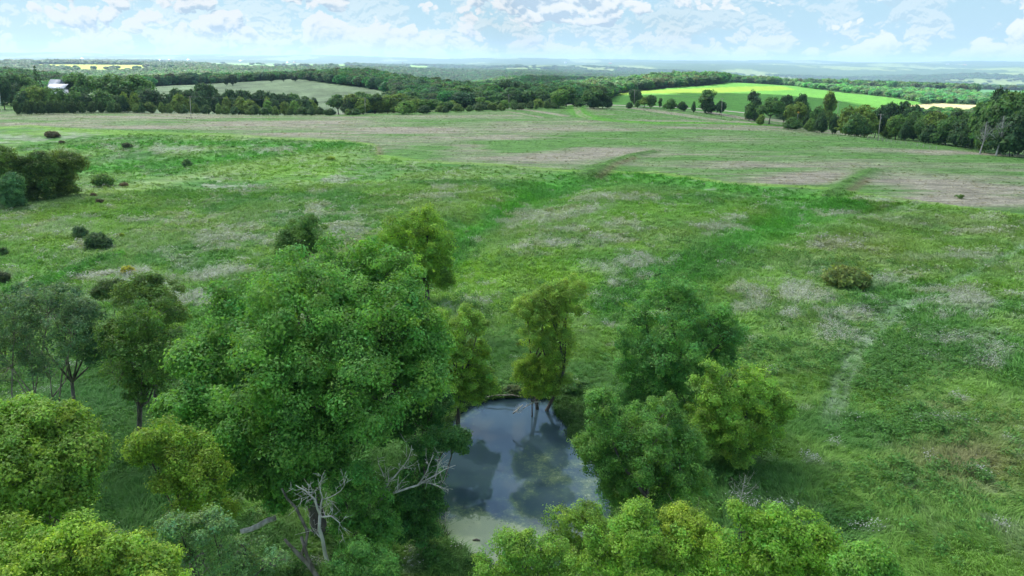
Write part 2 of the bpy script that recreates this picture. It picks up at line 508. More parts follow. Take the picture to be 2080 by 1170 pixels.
def cover(x, y):
    """land cover at ground points: colour and the masks used to place plants"""
    z = H(x, y)
    d = np.hypot(x, y)
    u, v = project(x, y, z)
    n1 = fbm(x / 14, y / 14, 1, 4)
    n2 = fbm(x / 3.1, y / 3.1, 3, 3)
    n3 = fbm(x / 45, y / 45, 5, 3)
    nb = fbm(x / 120, y / 120, 6, 3)
    wob = (n1 - .5) * 14
    wu = u + (fbm(x / 9, y / 9, 2, 3) - .5) * 60
    wv = v + wob * np.clip(60 / d, .15, 1.2)
    fr = np.arange(0)
    front = np.interp(u, [p[0] for p in FIELD_FRONT], [p[1] for p in FIELD_FRONT])
    infield = inpoly(u, v, FIELD) & (d < 620) & (d > 180)
    forest = np.zeros(d.shape)
    C = np.empty(d.shape + (3,))
    g_base = np.array([.175, .325, .068])
    g_dark = np.array([.072, .215, .040])
    g_lush = np.array([.090, .300, .040])
    g_bri = np.array([.200, .375, .050])
    g_pale = np.array([.310, .360, .250])
    g_dry = np.array([.220, .310, .110])
    stub = np.array([.315, .285, .225])
    C[:] = g_base

    def mix(a, col):
        nonlocal C
        a = np.clip(a, 0, 1)[..., None]
        C = C * (1 - a) + np.asarray(col) * a
    mix(sstep(.50, .68, n3) * .75, g_dry * [0.8, 0.95, 0.8])
    mix(sstep(.46, .30, n1) * .75, g_dark)
    mix(sstep(.52, .66, nb) * .35, g_bri)
    mix(sstep(.56, .72, n2 * .6 + n1 * .4) * .55, [.20, .26, .13])
    mix(sstep(.47, .62, fbm(x / 26 + 5, y / 11, 4, 3)) * sstep(130, 200, d) * .75, g_dark)
    mix(sstep(.52, .66, fbm(x / 20, y / 14 + 9, 0, 3)) * sstep(40, 120, d) * .5, [.19, .30, .09])
    lush = np.zeros(d.shape)
    for pts, w in LUSH:
        lush = np.maximum(lush, np.exp(-(polydist(wu, wv, pts) / w) ** 2))
    bri = np.zeros(d.shape)
    for a in BRIGHT:
        bri = np.maximum(bri, a[4] * ell(wu, wv, a[0], a[1], a[2], a[3] * 1.15))
    mix(np.exp(-(polydist(wu, v, CRESTLINE) / 9) ** 2) * .8, [.26, .38, .13])
    mix(bri * .9, g_bri)
    mix(lush * .95, g_lush)
    pale = np.zeros(d.shape)
    for a in PALE:
        pale = np.maximum(pale, a[4] * ell(wu, wv, a[0], a[1], a[2], a[3]))
    scat = fbm(x / 3.2 + 40, y / 2.2, 6, 3)
    palem = sstep(.40, .64, pale * 1.15 + (scat - .5) * 1.9)
    meadow = (~infield) & (d < 430)
    sprinkle = sstep(.60, .74, fbm(x / 7 + 8, y / 5 + 3, 7, 4) + .12 * (nb - .5)) * .55 * sstep(60, 110, d)
    palem = np.maximum(palem, sprinkle * (1 - lush))
    mix(np.where(meadow, palem * .75, 0), g_pale)
    tan = np.zeros(d.shape)
    for a in TANM:
        tan = np.maximum(tan, a[4] * ell(wu, wv, a[0], a[1], a[2], a[3]))
    mix(tan * .8, [.25, .225, .12])
    grass_shade = np.zeros(d.shape)
    for a in SHADE_GRASS:
        grass_shade = np.maximum(grass_shade, ell(u, v, a[0], a[1], a[2], a[3]))
    mix(sstep(.15, .7, grass_shade) * .7, [.055, .175, .038])  # darkens the ground colour where the near trees would shade it
    forb = np.zeros(d.shape)
    for a in FORB:
        forb = np.maximum(forb, a[4] * ell(wu, wv, a[0], a[1], a[2], a[3]))
    forb = np.where(meadow, forb, 0)
    # stubble field
    st = fbm(x / 70 + 3, y / 9, 2, 4)
    st2 = fbm(x / 25 + y / 60, y / 2.3, 4, 3)
    sm = np.zeros(d.shape)
    for a in STUB:
        sm = np.maximum(sm, a[4] * ell(u, v, a[0], a[1], a[2], a[3] * 1.3))
    sb = np.clip(.24 + .80 * sm + 1.9 * (fbm(x / 48 + 3, y / 15, 2, 4) - .5) + .9 * (st2 - .5) - bri * 1.0, 0, .92)
    strip = np.zeros(d.shape)
    for g in _gs:
        strip = np.maximum(strip, np.exp(-(polydist(x, y, g) / 7) ** 4))
    sb = sb * (1 - strip)
    # drill rows on the far headland
    drill = inpoly(u, v, [(1010, 222), (1160, 214), (1165, 236), (1080, 240)]) | inpoly(u, v, [(1215, 220), (1300, 219), (1500, 230), (1540, 246), (1280, 243)])
    a = (x * .93 + y * .36)
    sb = np.where(drill, np.clip(sstep(.55, .95, vnoise(a / 4.5, a * 0 + 3, 1)) * .9 + (st2 - .5), 0, 1), sb)
    fcol = (np.array([.110, .240, .055]) * (1 - sb[..., None]) + stub * sb[..., None])
    fcol = fcol * (1 - strip[..., None]) + np.array([.11, .30, .035]) * strip[..., None]
    edge = infield & (polydist(u, v, FIELD_FRONT) < 5)
    C[infield] = fcol[infield]
    C[edge] = C[edge] * .4 + g_bri * .6
    mix(np.where(d < 500, sum(np.exp(-(polydist(x, y, b) / 3.5) ** 2) for b in _be), 0), [.09, .20, .04])
    mix(sum(np.exp(-(polydist(x, y, b) / 1.3) ** 2) for b in _scar) * .65, [.19, .15, .09])
    mix(np.maximum(np.exp(-(polydist(x, y, _rut[0]) / .9) ** 2), np.exp(-(polydist(x, y, _rut[1]) / .9) ** 2)) * .8, [.33, .30, .22])
    trk = np.zeros(d.shape)
    for t in _tr:
        trk = np.maximum(trk, np.exp(-(polydist(x, y, t) / .45) ** 2) * (1 - sstep(800, 900, v)) * (.55 + .9 * np.clip(n1, 0, .6)))
    rut = np.zeros(d.shape)
    for t in _tr:
        rut = np.maximum(rut, np.exp(-((polydist(x, y, t) - .75) / .28) ** 2))
    mix(np.where(d < 150, rut * .55, 0), g_dark)
    mix(np.clip(trk * .95, 0, 1), [.27, .38, .23])
    # beyond the field
    beyond = (~infield) & (d > 300) & (v < np.interp(u, [0, 760, 1180, 1560, 1860, 2080, 2500], [214, 231, 213, 241, 272, 292, 335]) + 1)
    beyond &= ~meadow | (d > 330)
    C[beyond] = np.array([.09, .17, .045])
    ph = inpoly(u, v, PALE_HILL) & (d > 520) & (d < 1180)
    cr = inpoly(u, v, CROP) & (d > 440) & (d < 1300)
    tf = inpoly(u, v, TAN_FIELD) & (d > 480) & (d < 1100)
    te = inpoly(u, v, TEAL_FIELD) & (d > 900) & (d < 2400)
    yf = inpoly(u, v, YEL_FIELD) & (d > 1600) & (d < 5000)
    lw = inpoly(u, v, LAWN) & (d > 480) & (d < 800)
    gf = np.zeros(d.shape, bool)
    for g in GREEN_FIELDS:
        gf |= inpoly(u, v, g) & (d > 1800) & (d < 7500)
    open_ = ph | cr | tf | te | yf | gf | lw
    farf = (d > 2600) & (fbm(x / 420 + 2, y / 1100, 3, 3) > .60)
    forest = beyond & (~open_) & (~farf) & (d > np.where(u < 1180, 555, np.where(u < 1560, 640, 420)))
    roadm = np.zeros(d.shape)
    for pts, w in _rd:
        roadm = np.maximum(roadm, polydist(x, y, pts) < w + 7)
    forest &= roadm < .5
    C[forest] = np.array([.045, .10, .028])
    s = fbm(x / 30, y / 30, 1, 4)[..., None]
    C[farf & beyond] = (np.array([.14, .24, .07]) * (0.6 + .8 * s) + [.03, 0, 0])[farf & beyond]
    C[ph] = (np.array([.17, .235, .125]) * (.45 + 1.1 * s) + .10 * np.maximum(st[..., None] - .5, 0))[ph]
    C[cr] = np.array([.080, .235, .032])
    yb = cr & inpoly(u, v, [(1225, 196), (1265, 185), (1350, 182), (1500, 176), (1590, 175), (1620, 182), (1570, 184), (1450, 189), (1300, 190)])
    C[yb] = np.array([.17, .285, .030])
    C[cr] *= (.88 + .24 * s)[cr]
    C[tf] = np.array([.42, .38, .20]) * (.85 + .3 * s[tf])
    C[te] = np.array([.07, .20, .075])
    C[yf] = np.array([.40, .48, .05])
    C[gf] = np.array([.20, .42, .05])
    C[lw] = np.array([.14, .25, .06])
    C *= (.82 + .36 * n2)[..., None]
    return dict(C=C, z=z, d=d, u=u, v=v, forest=forest, meadow=meadow, infield=infield, pale=np.where(meadow, palem, 0), lush=lush, forb=forb, track=trk, tan=tan, open=open_, beyond=beyond, n1=n1, n2=n2, farf=farf)


# ------------------------------------------------------------------ mesh helpers
def new_mesh(name, V, Fc, mat=None, attrs=None, smooth_=False):
    """V (n,3); Fc an (m,3) or (m,4) array, or a list of such arrays"""
    V = np.asarray(V, np.float32)
    groups = Fc if isinstance(Fc, list) and not isinstance(Fc[0][0], int) else [Fc]
    groups = [np.asarray(g, np.int32) for g in groups if len(g)]
    idx = np.concatenate([g.ravel() for g in groups]) if groups else np.zeros(0, np.int32)
    sizes = np.concatenate([np.full(len(g), g.shape[1], np.int32) for g in groups]) if groups else np.zeros(0, np.int32)
    me = bpy.data.meshes.new(name)
    me.vertices.add(len(V))
    me.vertices.foreach_set('co', V.ravel())
    if len(idx):
        me.loops.add(len(idx))
        me.loops.foreach_set('vertex_index', idx)
        me.polygons.add(len(sizes))
        st = np.zeros(len(sizes), np.int32)
        st[1:] = np.cumsum(sizes)[:-1]
        me.polygons.foreach_set('loop_start', st)
        me.polygons.foreach_set('loop_total', sizes)
        if smooth_:
            me.polygons.foreach_set('use_smooth', np.ones(len(sizes), bool))
    for an, arr in (attrs or {}).items():
        arr = np.asarray(arr, np.float32)
        if arr.ndim == 1:
            a = me.attributes.new(an, 'FLOAT', 'POINT')
            a.data.foreach_set('value', arr)
        else:
            if arr.shape[1] == 3:
                arr = np.hstack([arr, np.ones((len(arr), 1), np.float32)])
            a = me.attributes.new(an, 'FLOAT_COLOR', 'POINT')
            a.data.foreach_set('color', arr.ravel())
    me.update(calc_edges=True)
    if mat:
        me.materials.append(mat)
    return me


def link(name, data, parent=None, loc=None):
    o = bpy.data.objects.new(name, data)
    sc.collection.objects.link(o)
    if parent is not None:
        o.parent = parent
    if loc is not None:
        o.location = tuple(float(a) for a in loc)
    return o


def tag(o, label=None, cat=None, group=None, kind=None):
    if label:
        o['label'] = label
    if cat:
        o['category'] = cat
    if group:
        o['group'] = group
    if kind:
        o['kind'] = kind
    return o


def empty(name, loc):
    o = link(name, None, None, loc)
    o.empty_display_size = 0.5
    return o


class MB:
    """collects tubes and boxes in one mesh"""

    def __init__(self):
        self.V, self.Q, self.n = [], [], 0

    def add(self, V, Q):
        self.V.append(np.asarray(V, float))
        self.Q.append(np.asarray(Q, int) + self.n)
        self.n += len(V)

    def tube(self, pts, rad, seg=7):
        pts = np.asarray(pts, float)
        k = len(pts)
        rad = np.broadcast_to(np.asarray(rad, float), (k,))
        tan = np.gradient(pts, axis=0)
        tan /= np.linalg.norm(tan, axis=1)[:, None] + 1e-9
        ref = np.array([0.3, 0.9, 0.1]) if abs(tan[0][2]) > .8 else np.array([0, 0, 1.0])
        a = np.cross(tan, ref)
        a /= np.linalg.norm(a, axis=1)[:, None] + 1e-9
        b = np.cross(tan, a)
        ang = np.linspace(0, 2 * math.pi, seg, endpoint=False)
        ring = (np.cos(ang)[None, :, None] * a[:, None, :] + np.sin(ang)[None, :, None] * b[:, None, :]) * rad[:, None, None] + pts[:, None, :]
        V = ring.reshape(-1, 3)
        i = np.arange(k - 1)[:, None] * seg
        j = np.arange(seg)[None, :]
        j2 = (j + 1) % seg
        Q = np.stack([i + j, i + j2, i + seg + j2, i + seg + j], -1).reshape(-1, 4)
        V = np.vstack([V, pts[0], pts[-1]])
        n0 = k * seg
        jj = np.arange(seg)
        c0 = np.stack([np.full(seg, n0), (jj + 1) % seg, jj, jj], -1)
        self.add(V, Q)
        base = self.n - len(V)
        self.T = getattr(self, 'T', [])
        self.T.append(np.stack([np.full(seg, n0), (jj + 1) % seg, jj], -1) + base)
        self.T.append(np.stack([np.full(seg, n0 + 1), (k - 1) * seg + jj, (k - 1) * seg + (jj + 1) % seg], -1) + base)

    def box(self, c, s, rz=0.0, taper=1.0):
        x, y, z = [q / 2 for q in s]
        V = np.array([[-x, -y, -z], [x, -y, -z], [x, y, -z], [-x, y, -z], [-x * taper, -y * taper, z], [x * taper, -y * taper, z], [x * taper, y * taper, z], [-x * taper, y * taper, z]])
        ca, sa = math.cos(rz), math.sin(rz)
        V = np.stack([V[:, 0] * ca - V[:, 1] * sa, V[:, 0] * sa + V[:, 1] * ca, V[:, 2]], -1) + np.asarray(c)
        self.add(V, [[0, 3, 2, 1], [4, 5, 6, 7], [0, 1, 5, 4], [1, 2, 6, 5], [2, 3, 7, 6], [3, 0, 4, 7]])

    def mesh(self, name, mat, smooth_=True):
        g = [np.vstack(self.Q)]
        if getattr(self, 'T', None):
            g.append(np.vstack(self.T))
        return new_mesh(name, np.vstack(self.V), g, mat, smooth_=smooth_)


# ------------------------------------------------------------------ materials
def mat_new(name):
    m = bpy.data.materials.new(name)
    m.use_nodes = True
    m.node_tree.nodes.clear()
    return m, m.node_tree


def foliage_mat(name, source, attr=True, transl=.45, rough=.55):
    """source: 'object' (object colour) or 'instance' (attribute tint carried by the instance) or a colour"""
    m, nt = mat_new(name)
    if source == 'object':
        oi = N(nt, 'ShaderNodeObjectInfo')
        col = oi.outputs['Color']
    elif source == 'instance':
        a = N(nt, 'ShaderNodeAttribute', attribute_type='INSTANCER', attribute_name='tint')
        col = a.outputs['Color']
    else:
        c = N(nt, 'ShaderNodeRGB')
        c.outputs[0].default_value = (*source, 1)
        col = c.outputs[0]
    if attr:
        a = N(nt, 'ShaderNodeAttribute', attribute_name='lc')
        col = mixcol(nt, 1.0, col, a.outputs['Color'], 'MULTIPLY')
    d = N(nt, 'ShaderNodeBsdfPrincipled')
    d.inputs['Roughness'].default_value = rough
    d.inputs['Specular IOR Level'].default_value = .25
    nt.links.new(col, d.inputs['Base Color'])
    t = N(nt, 'ShaderNodeBsdfTranslucent')
    tcol = mixcol(nt, 1.0, col, (1.15, 1.12, .55, 1), 'MULTIPLY')
    nt.links.new(tcol, t.inputs[0])
    ms = N(nt, 'ShaderNodeMixShader', in_0=transl)
    nt.links.new(d.outputs[0], ms.inputs[1])
    nt.links.new(t.outputs[0], ms.inputs[2])
    o = N(nt, 'ShaderNodeOutputMaterial')
    nt.links.new(ms.outputs[0], o.inputs[0])
    return m


def bark_mat(name, c0, c1, scale=3.0, rough=.9):
    m, nt = mat_new(name)
    tc = N(nt, 'ShaderNodeTexCoord')
    v = vmath(nt, 'MULTIPLY', tc.outputs['Object'], (1, 1, .25))
    n = N(nt, 'ShaderNodeTexNoise', in_Scale=scale, in_Detail=5.0)
    nt.links.new(v, n.inputs['Vector'])
    col = mixcol(nt, smooth(nt, n.outputs[0], .35, .65), c0, c1)
    d = N(nt, 'ShaderNodeBsdfPrincipled')
    d.inputs['Roughness'].default_value = rough
    nt.links.new(col, d.inputs['Base Color'])
    b = N(nt, 'ShaderNodeBump', in_Strength=.6, in_Distance=.05)
    nt.links.new(n.outputs[0], b.inputs['Height'])
    nt.links.new(b.outputs[0], d.inputs['Normal'])
    o = N(nt, 'ShaderNodeOutputMaterial')
    nt.links.new(d.outputs[0], o.inputs[0])
    return m


def plain_mat(name, col, rough=.7, metal=0.0, var=.15, scale=2.0):
    m, nt = mat_new(name)
    tc = N(nt, 'ShaderNodeTexCoord')
    n = N(nt, 'ShaderNodeTexNoise', in_Scale=scale, in_Detail=4.0)
    nt.links.new(tc.outputs['Object'], n.inputs['Vector'])
    c = mixcol(nt, n.outputs[0], tuple(x * (1 - var) for x in col), tuple(min(1, x * (1 + var)) for x in col))
    d = N(nt, 'ShaderNodeBsdfPrincipled')
    d.inputs['Roughness'].default_value = rough
    d.inputs['Metallic'].default_value = metal
    nt.links.new(c, d.inputs['Base Color'])
    o = N(nt, 'ShaderNodeOutputMaterial')
    nt.links.new(d.outputs[0], o.inputs[0])
    return m


def ground_mat():
    m, nt = mat_new('ground_cover')
    g = N(nt, 'ShaderNodeNewGeometry')
    a = N(nt, 'ShaderNodeAttribute', attribute_name='cover')
    n1 = N(nt, 'ShaderNodeTexNoise', in_Scale=1.6, in_Detail=5.0, in_Roughness=.7)
    nt.links.new(vmath(nt, 'MULTIPLY', g.outputs['Position'], (1, 1.6, 1)), n1.inputs['Vector'])
    n2 = N(nt, 'ShaderNodeTexNoise', in_Scale=.16, in_Detail=6.0, in_Roughness=.65)
    nt.links.new(vmath(nt, 'MULTIPLY', g.outputs['Position'], (.6, 2.2, 1)), n2.inputs['Vector'])
    f1 = smooth(nt, n1.outputs[0], .25, .75, .55, 1.45)
    f2 = smooth(nt, n2.outputs[0], .30, .70, .70, 1.30)
    f = math_node(nt, 'MULTIPLY', f1, f2)
    fa = N(nt, 'ShaderNodeAttribute', attribute_name='field')
    n3 = N(nt, 'ShaderNodeTexNoise', in_Scale=1.0, in_Detail=4.0, in_Roughness=.75)
    nt.links.new(vmath(nt, 'MULTIPLY', g.outputs['Position'], (.09, 1.1, .0)), n3.inputs['Vector'])
    row = smooth(nt, n3.outputs[0], .35, .65, .76, 1.26)
    one = math_node(nt, 'MULTIPLY_ADD', fa.outputs['Fac'], math_node(nt, 'SUBTRACT', row, 1.0), 1.0)
    f = math_node(nt, 'MULTIPLY', f, one)
    comb = N(nt, 'ShaderNodeCombineXYZ')
    for i in range(3):
        nt.links.new(f, comb.inputs[i])
    col = mixcol(nt, 1.0, a.outputs['Color'], comb.outputs[0], 'MULTIPLY')
    d = N(nt, 'ShaderNodeBsdfPrincipled')
    d.inputs['Roughness'].default_value = .9
    d.inputs['Specular IOR Level'].default_value = .15
    nt.links.new(col, d.inputs['Base Color'])
    b = N(nt, 'ShaderNodeBump', in_Strength=.8, in_Distance=.35)
    nt.links.new(math_node(nt, 'MULTIPLY_ADD', n2.outputs[0], 2.0, n1.outputs[0]), b.inputs['Height'])
    nt.links.new(b.outputs[0], d.inputs['Normal'])
    o = N(nt, 'ShaderNodeOutputMaterial')
    nt.links.new(d.outputs[0], o.inputs[0])
    return m


M_LEAF = foliage_mat('leaves', 'object')
M_LEAF_I = foliage_mat('leaves_of_wood', 'instance')
M_GRASS = foliage_mat('grass_blades', 'instance', transl=.30, rough=.6)
M_BARK = bark_mat('grey_bark', (.07, .06, .05), (.16, .14, .12))
M_DEAD = bark_mat('bleached_wood', (.42, .39, .34), (.72, .68, .61))
M_LOG = bark_mat('weathered_log', (.14, .12, .095), (.33, .29, .24))
M_POLE = bark_mat('pole_wood', (.33, .30, .26), (.50, .47, .42), 1.5)

# ------------------------------------------------------------------ ground
azs = np.concatenate([np.linspace(-180, -48, 40)[:-1], np.linspace(-48, 48, 470), np.linspace(48, 180, 40)[1:]])
azs = np.radians(azs[:-1])
ds = np.exp(np.concatenate([np.linspace(math.log(10), math.log(140), 200)[:-1], np.linspace(math.log(140), math.log(600), 330)[:-1], np.linspace(math.log(600), math.log(21000), 250)]))
A, Dg = np.meshgrid(azs, ds, indexing='ij')
GX, GY = np.sin(A) * Dg, np.cos(A) * Dg
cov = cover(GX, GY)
GZ = cov['z'].copy()
# canopy relief where the woods are too far to be built tree by tree
GZ += np.where(cov['forest'] & (cov['d'] > 4500), 14 * (fbm(GX / 60, GY / 110, 3, 2)) * sstep(4500, 6000, cov['d']), 0)
na, nd = A.shape
V = np.stack([GX, GY, GZ], -1).reshape(-1, 3)
V = np.vstack([V, [[0, 0, float(H(0.01, 0.01))]]])
i = np.arange(na)[:, None]
j = np.arange(nd - 1)[None, :]
i2 = (i + 1) % na
Q = np.stack([i * nd + j, i * nd + j + 1, i2 * nd + j + 1, i2 * nd + j], -1).reshape(-1, 4)[:, ::-1]
ii = np.arange(na)
T3 = np.stack([np.full(na, na * nd), ii * nd, ((ii + 1) % na) * nd], -1)[:, ::-1]
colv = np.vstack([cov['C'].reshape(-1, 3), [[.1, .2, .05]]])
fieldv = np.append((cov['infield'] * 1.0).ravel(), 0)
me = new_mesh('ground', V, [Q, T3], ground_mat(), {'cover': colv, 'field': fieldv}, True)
# make sure the sheet faces up
nz = me.polygons[1000].normal[2]
if nz < 0:
    me.flip_normals()
g = link('ground', me)
tag(g, kind='structure')

# roads as sheets of their own
M_ROAD = plain_mat('gravel', (.50, .46, .38), .9, var=.2, scale=.3)


def ribbon(name, pts, w, lift, mat):
    pts = np.asarray(pts)
    seg = [pts[0]]
    for a, b in zip(pts[:-1], pts[1:]):
        k = max(2, int(np.linalg.norm(b - a) / 4))
        for t in np.linspace(0, 1, k + 1)[1:]:
            seg.append(a * (1 - t) + b * t)
    s = np.array(seg)
    for _ in range(6):
        s[1:-1] = (s[:-2] + s[1:-1] * 2 + s[2:]) / 4
    tn = np.gradient(s, axis=0)
    tn /= np.linalg.norm(tn, axis=1)[:, None]
    nr = np.stack([-tn[:, 1], tn[:, 0]], -1)
    cols = np.linspace(-w, w, 5)
    P = s[:, None, :] + nr[:, None, :] * cols[None, :, None]
    Z = H(P[..., 0], P[..., 1]).max(axis=1, keepdims=True) + lift + 0 * P[..., 0]
    V = np.concatenate([P, Z[..., None]], -1).reshape(-1, 3)
    n, c = P.shape[:2]
    a = np.arange(n - 1)[:, None] * c
    b = np.arange(c - 1)[None, :]
    Q = np.stack([a + b, a + b + 1, a + c + b + 1, a + c + b], -1).reshape(-1, 4)
    o = link(name, new_mesh(name, V, Q, mat, smooth_=True))
    tag(o, kind='structure')
    return o


for pts, w in _rd:
    ribbon('gravel_road', pts, w, .12, M_ROAD)


# ------------------------------------------------------------------ pond
def pond_material():
    m, nt = mat_new('pond_water')
    g = N(nt, 'ShaderNodeNewGeometry')
    n = N(nt, 'ShaderNodeTexNoise', in_Scale=.55, in_Detail=6.0, in_Roughness=.68)
    nt.links.new(g.outputs['Position'], n.inputs['Vector'])
    n2 = N(nt, 'ShaderNodeTexNoise', in_Scale=3.2, in_Detail=4.0, in_Roughness=.7)
    nt.links.new(g.outputs['Position'], n2.inputs['Vector'])
    n3 = N(nt, 'ShaderNodeTexNoise', in_Scale=.13, in_Detail=2.0)
    nt.links.new(g.outputs['Position'], n3.inputs['Vector'])
    a = N(nt, 'ShaderNodeAttribute', attribute_name='scum')
    sc_ = math_node(nt, 'MULTIPLY_ADD', n2.outputs[0], .55, math_node(nt, 'MULTIPLY', n.outputs[0], .45))
    sc_ = math_node(nt, 'ADD', sc_, math_node(nt, 'MULTIPLY_ADD', a.outputs['Fac'], .42, -.12))
    fine = smooth(nt, sc_, .50, .72)
    body = mixcol(nt, smooth(nt, n3.outputs[0], .35, .62), (.034, .064, .085, 1), (.056, .095, .112, 1))
    milky = smooth(nt, math_node(nt, 'MULTIPLY_ADD', a.outputs['Fac'], .55, math_node(nt, 'MULTIPLY', n.outputs[0], .7)), .42, .95)
    n5 = N(nt, 'ShaderNodeTexNoise', in_Scale=11.0, in_Detail=3.0, in_Roughness=.7)
    nt.links.new(g.outputs['Position'], n5.inputs['Vector'])
    gr = smooth(nt, n5.outputs[0], .36, .60, .45, 1.0)
    body = mixcol(nt, math_node(nt, 'MULTIPLY', milky, gr), body, (.27, .40, .13, 1))
    col = mixcol(nt, math_node(nt, 'MULTIPLY', fine, .7), body, (.25, .31, .16, 1))
    d = N(nt, 'ShaderNodeBsdfPrincipled')
    nt.links.new(col, d.inputs['Base Color'])
    d.inputs['IOR'].default_value = 1.60
    d.inputs['Specular IOR Level'].default_value = 1.0
    nt.links.new(math_node(nt, 'MULTIPLY_ADD', fine, .30, .025), d.inputs['Roughness'])
    b = N(nt, 'ShaderNodeBump', in_Strength=.05, in_Distance=.05)
    nt.links.new(n.outputs[0], b.inputs['Height'])
    nt.links.new(b.outputs[0], d.inputs['Normal'])
    o = N(nt, 'ShaderNodeOutputMaterial')
    nt.links.new(d.outputs[0], o.inputs[0])
    return m


pc = pond_xy.mean(0)
ring = []
for k in range(len(pond_xy)):
    a, b = pond_xy[k], pond_xy[(k + 1) % len(pond_xy)]
    for t in (0, .25, .5, .75):
        ring.append(a * (1 - t) + b * t)
ring = np.array(ring)
for _ in range(4):
    ring = (np.roll(ring, 1, 0) + ring * 2 + np.roll(ring, -1, 0)) / 4
ring = pc + (ring - pc) * 1.06
nr_ = 14
Vp = [np.append(pc, POND_Z)]
for k in range(1, nr_ + 1):
    for p in ring:
        q = pc + (p - pc) * k / nr_
        Vp.append(np.append(q, POND_Z))
Vp = np.array(Vp)
n0 = len(ring)
kk = np.arange(n0)
Qs = []
for k in range(nr_ - 1):
    Qs.append(np.stack([1 + k * n0 + kk, 1 + k * n0 + (kk + 1) % n0, 1 + (k + 1) * n0 + (kk + 1) % n0, 1 + (k + 1) * n0 + kk], -1))
Tt = np.stack([np.zeros(n0, int), 1 + (kk + 1) % n0, 1 + kk], -1)
pu, pv = project(Vp[:, 0], Vp[:, 1], Vp[:, 2])
scum = np.clip(ell(pu, pv, 965, 1085, 80, 42) * 1.15 + ell(pu, pv, 1200, 980, 45, 110) * .35 + ell(pu, pv, 1100, 960, 90, 60) * .35 + ell(pu, pv, 1050, 1110, 130, 50) * .8 + ell(pu, pv, 1190, 860, 30, 20) * .6
               + ell(pu, pv, 940, 850, 40, 20) * .4, 0, 1)
pm = new_mesh('pond', Vp, [np.vstack(Qs), Tt], pond_material(), {'scum': scum})
if pm.polygons[0].normal[2] < 0:
    pm.flip_normals()
pond = link('pond', pm)
tag(pond, kind='structure')


# ------------------------------------------------------------------ unseen cloud added for its shade, and the haze
LIT = [[(1095, 150), (1240, 148), (1505, 150), (1530, 160), (1640, 168), (1760, 166), (1900, 172), (1975, 192), (1975, 224), (1850, 222), (1740, 196), (1560, 187), (1440, 187), (1330, 188), (1240, 196), (1130, 186)]]  # ground kept sunlit by gaps cut in the unseen cloud


def shade_cloud_material():
    m, nt = mat_new('shade_cloud_sheet')
    tr = N(nt, 'ShaderNodeBsdfTransparent')
    tl = N(nt, 'ShaderNodeBsdfTranslucent')
    tl.inputs[0].default_value = (.93, .95, 1.0, 1)
    ms = N(nt, 'ShaderNodeMixShader', in_0=.66)
    nt.links.new(tr.outputs[0], ms.inputs[1])
    nt.links.new(tl.outputs[0], ms.inputs[2])
    o = N(nt, 'ShaderNodeOutputMaterial')
    nt.links.new(ms.outputs[0], o.inputs[0])
    return m


def unseen_shade_cloud():  # sheet above the frame, added and shaped to shade the foreground
    HC = 900.0
    st = 42.0
    xs = np.arange(-3600, 3600, st)
    ys = np.arange(-700, 2900, st)
    X, Y = np.meshgrid(xs, ys, indexing='ij')
    zz = H(X, np.maximum(Y, 1.0))
    u, v = project(X, np.maximum(Y, 5.0), zz)
    d = np.hypot(X, Y)
    lit = np.zeros(X.shape, bool)
    for P in LIT:
        lit |= inpoly(u, v, P) & (Y > 300) & (d < 1500)
    lit |= (X > 340) & (X < 980) & (Y > 120) & (Y < 1250)  # extra hole so the pond mirrors blue sky
    n = fbm(X / 700 + 4, Y / 900 + 1, 2, 3)
    m = np.where(lit, 0.0, 1.0)
    m = np.where((d > 1350 + 500 * n) & (n + .00022 * (d - 1500) > .50), 0.0, m)
    m = np.where((np.abs(X) > 900 + .8 * np.maximum(Y, 0)), 0.0, m)
    m = _blur(_blur(m, .7, 0), .7, 1)
    occ = m > .45
    off = SUN_DIR * (HC / SUN_DIR[2])
    th = np.clip((m - .45) / .55, 0, 1)
    top = HC + 15 + 55 * th * (.5 + fbm(X / 160, Y / 160, 1, 4))
    bot = HC - 12 * th * fbm(X / 110, Y / 110, 3, 3)
    CXs, CYs = X + off[0], Y + off[1]
    nx, ny = X.shape
    idx = np.arange(nx * ny).reshape(nx, ny)
    cell = occ[:-1, :-1] & occ[1:, :-1] & occ[:-1, 1:] & occ[1:, 1:]
    a, b, c_, d_ = idx[:-1, :-1][cell], idx[1:, :-1][cell], idx[1:, 1:][cell], idx[:-1, 1:][cell]
    Qt = np.stack([a, b, c_, d_], -1)
    nv = nx * ny
    Qb = np.stack([a, d_, c_, b], -1) + nv
    E = {}
    for q in Qt:
        for k in range(4):
            e = (q[k], q[(k + 1) % 4])
            if (e[1], e[0]) in E:
                del E[(e[1], e[0])]
            else:
                E[e] = 1
    Qs_ = np.array([(e[1], e[0], e[0] + nv, e[1] + nv) for e in E])
    V = np.vstack([np.stack([CXs, CYs, top], -1).reshape(-1, 3), np.stack([CXs, CYs, bot], -1).reshape(-1, 3)])
    Qa = np.vstack([Qt, Qb, Qs_])
    used = np.unique(Qa)
    rm = np.full(len(V), -1)
    rm[used] = np.arange(len(used))
    o = link('unseen_shade_cloud', new_mesh('unseen_shade_cloud', V[used], rm[Qa], shade_cloud_material(), smooth_=True))
    tag(o, kind='stuff')


unseen_shade_cloud()

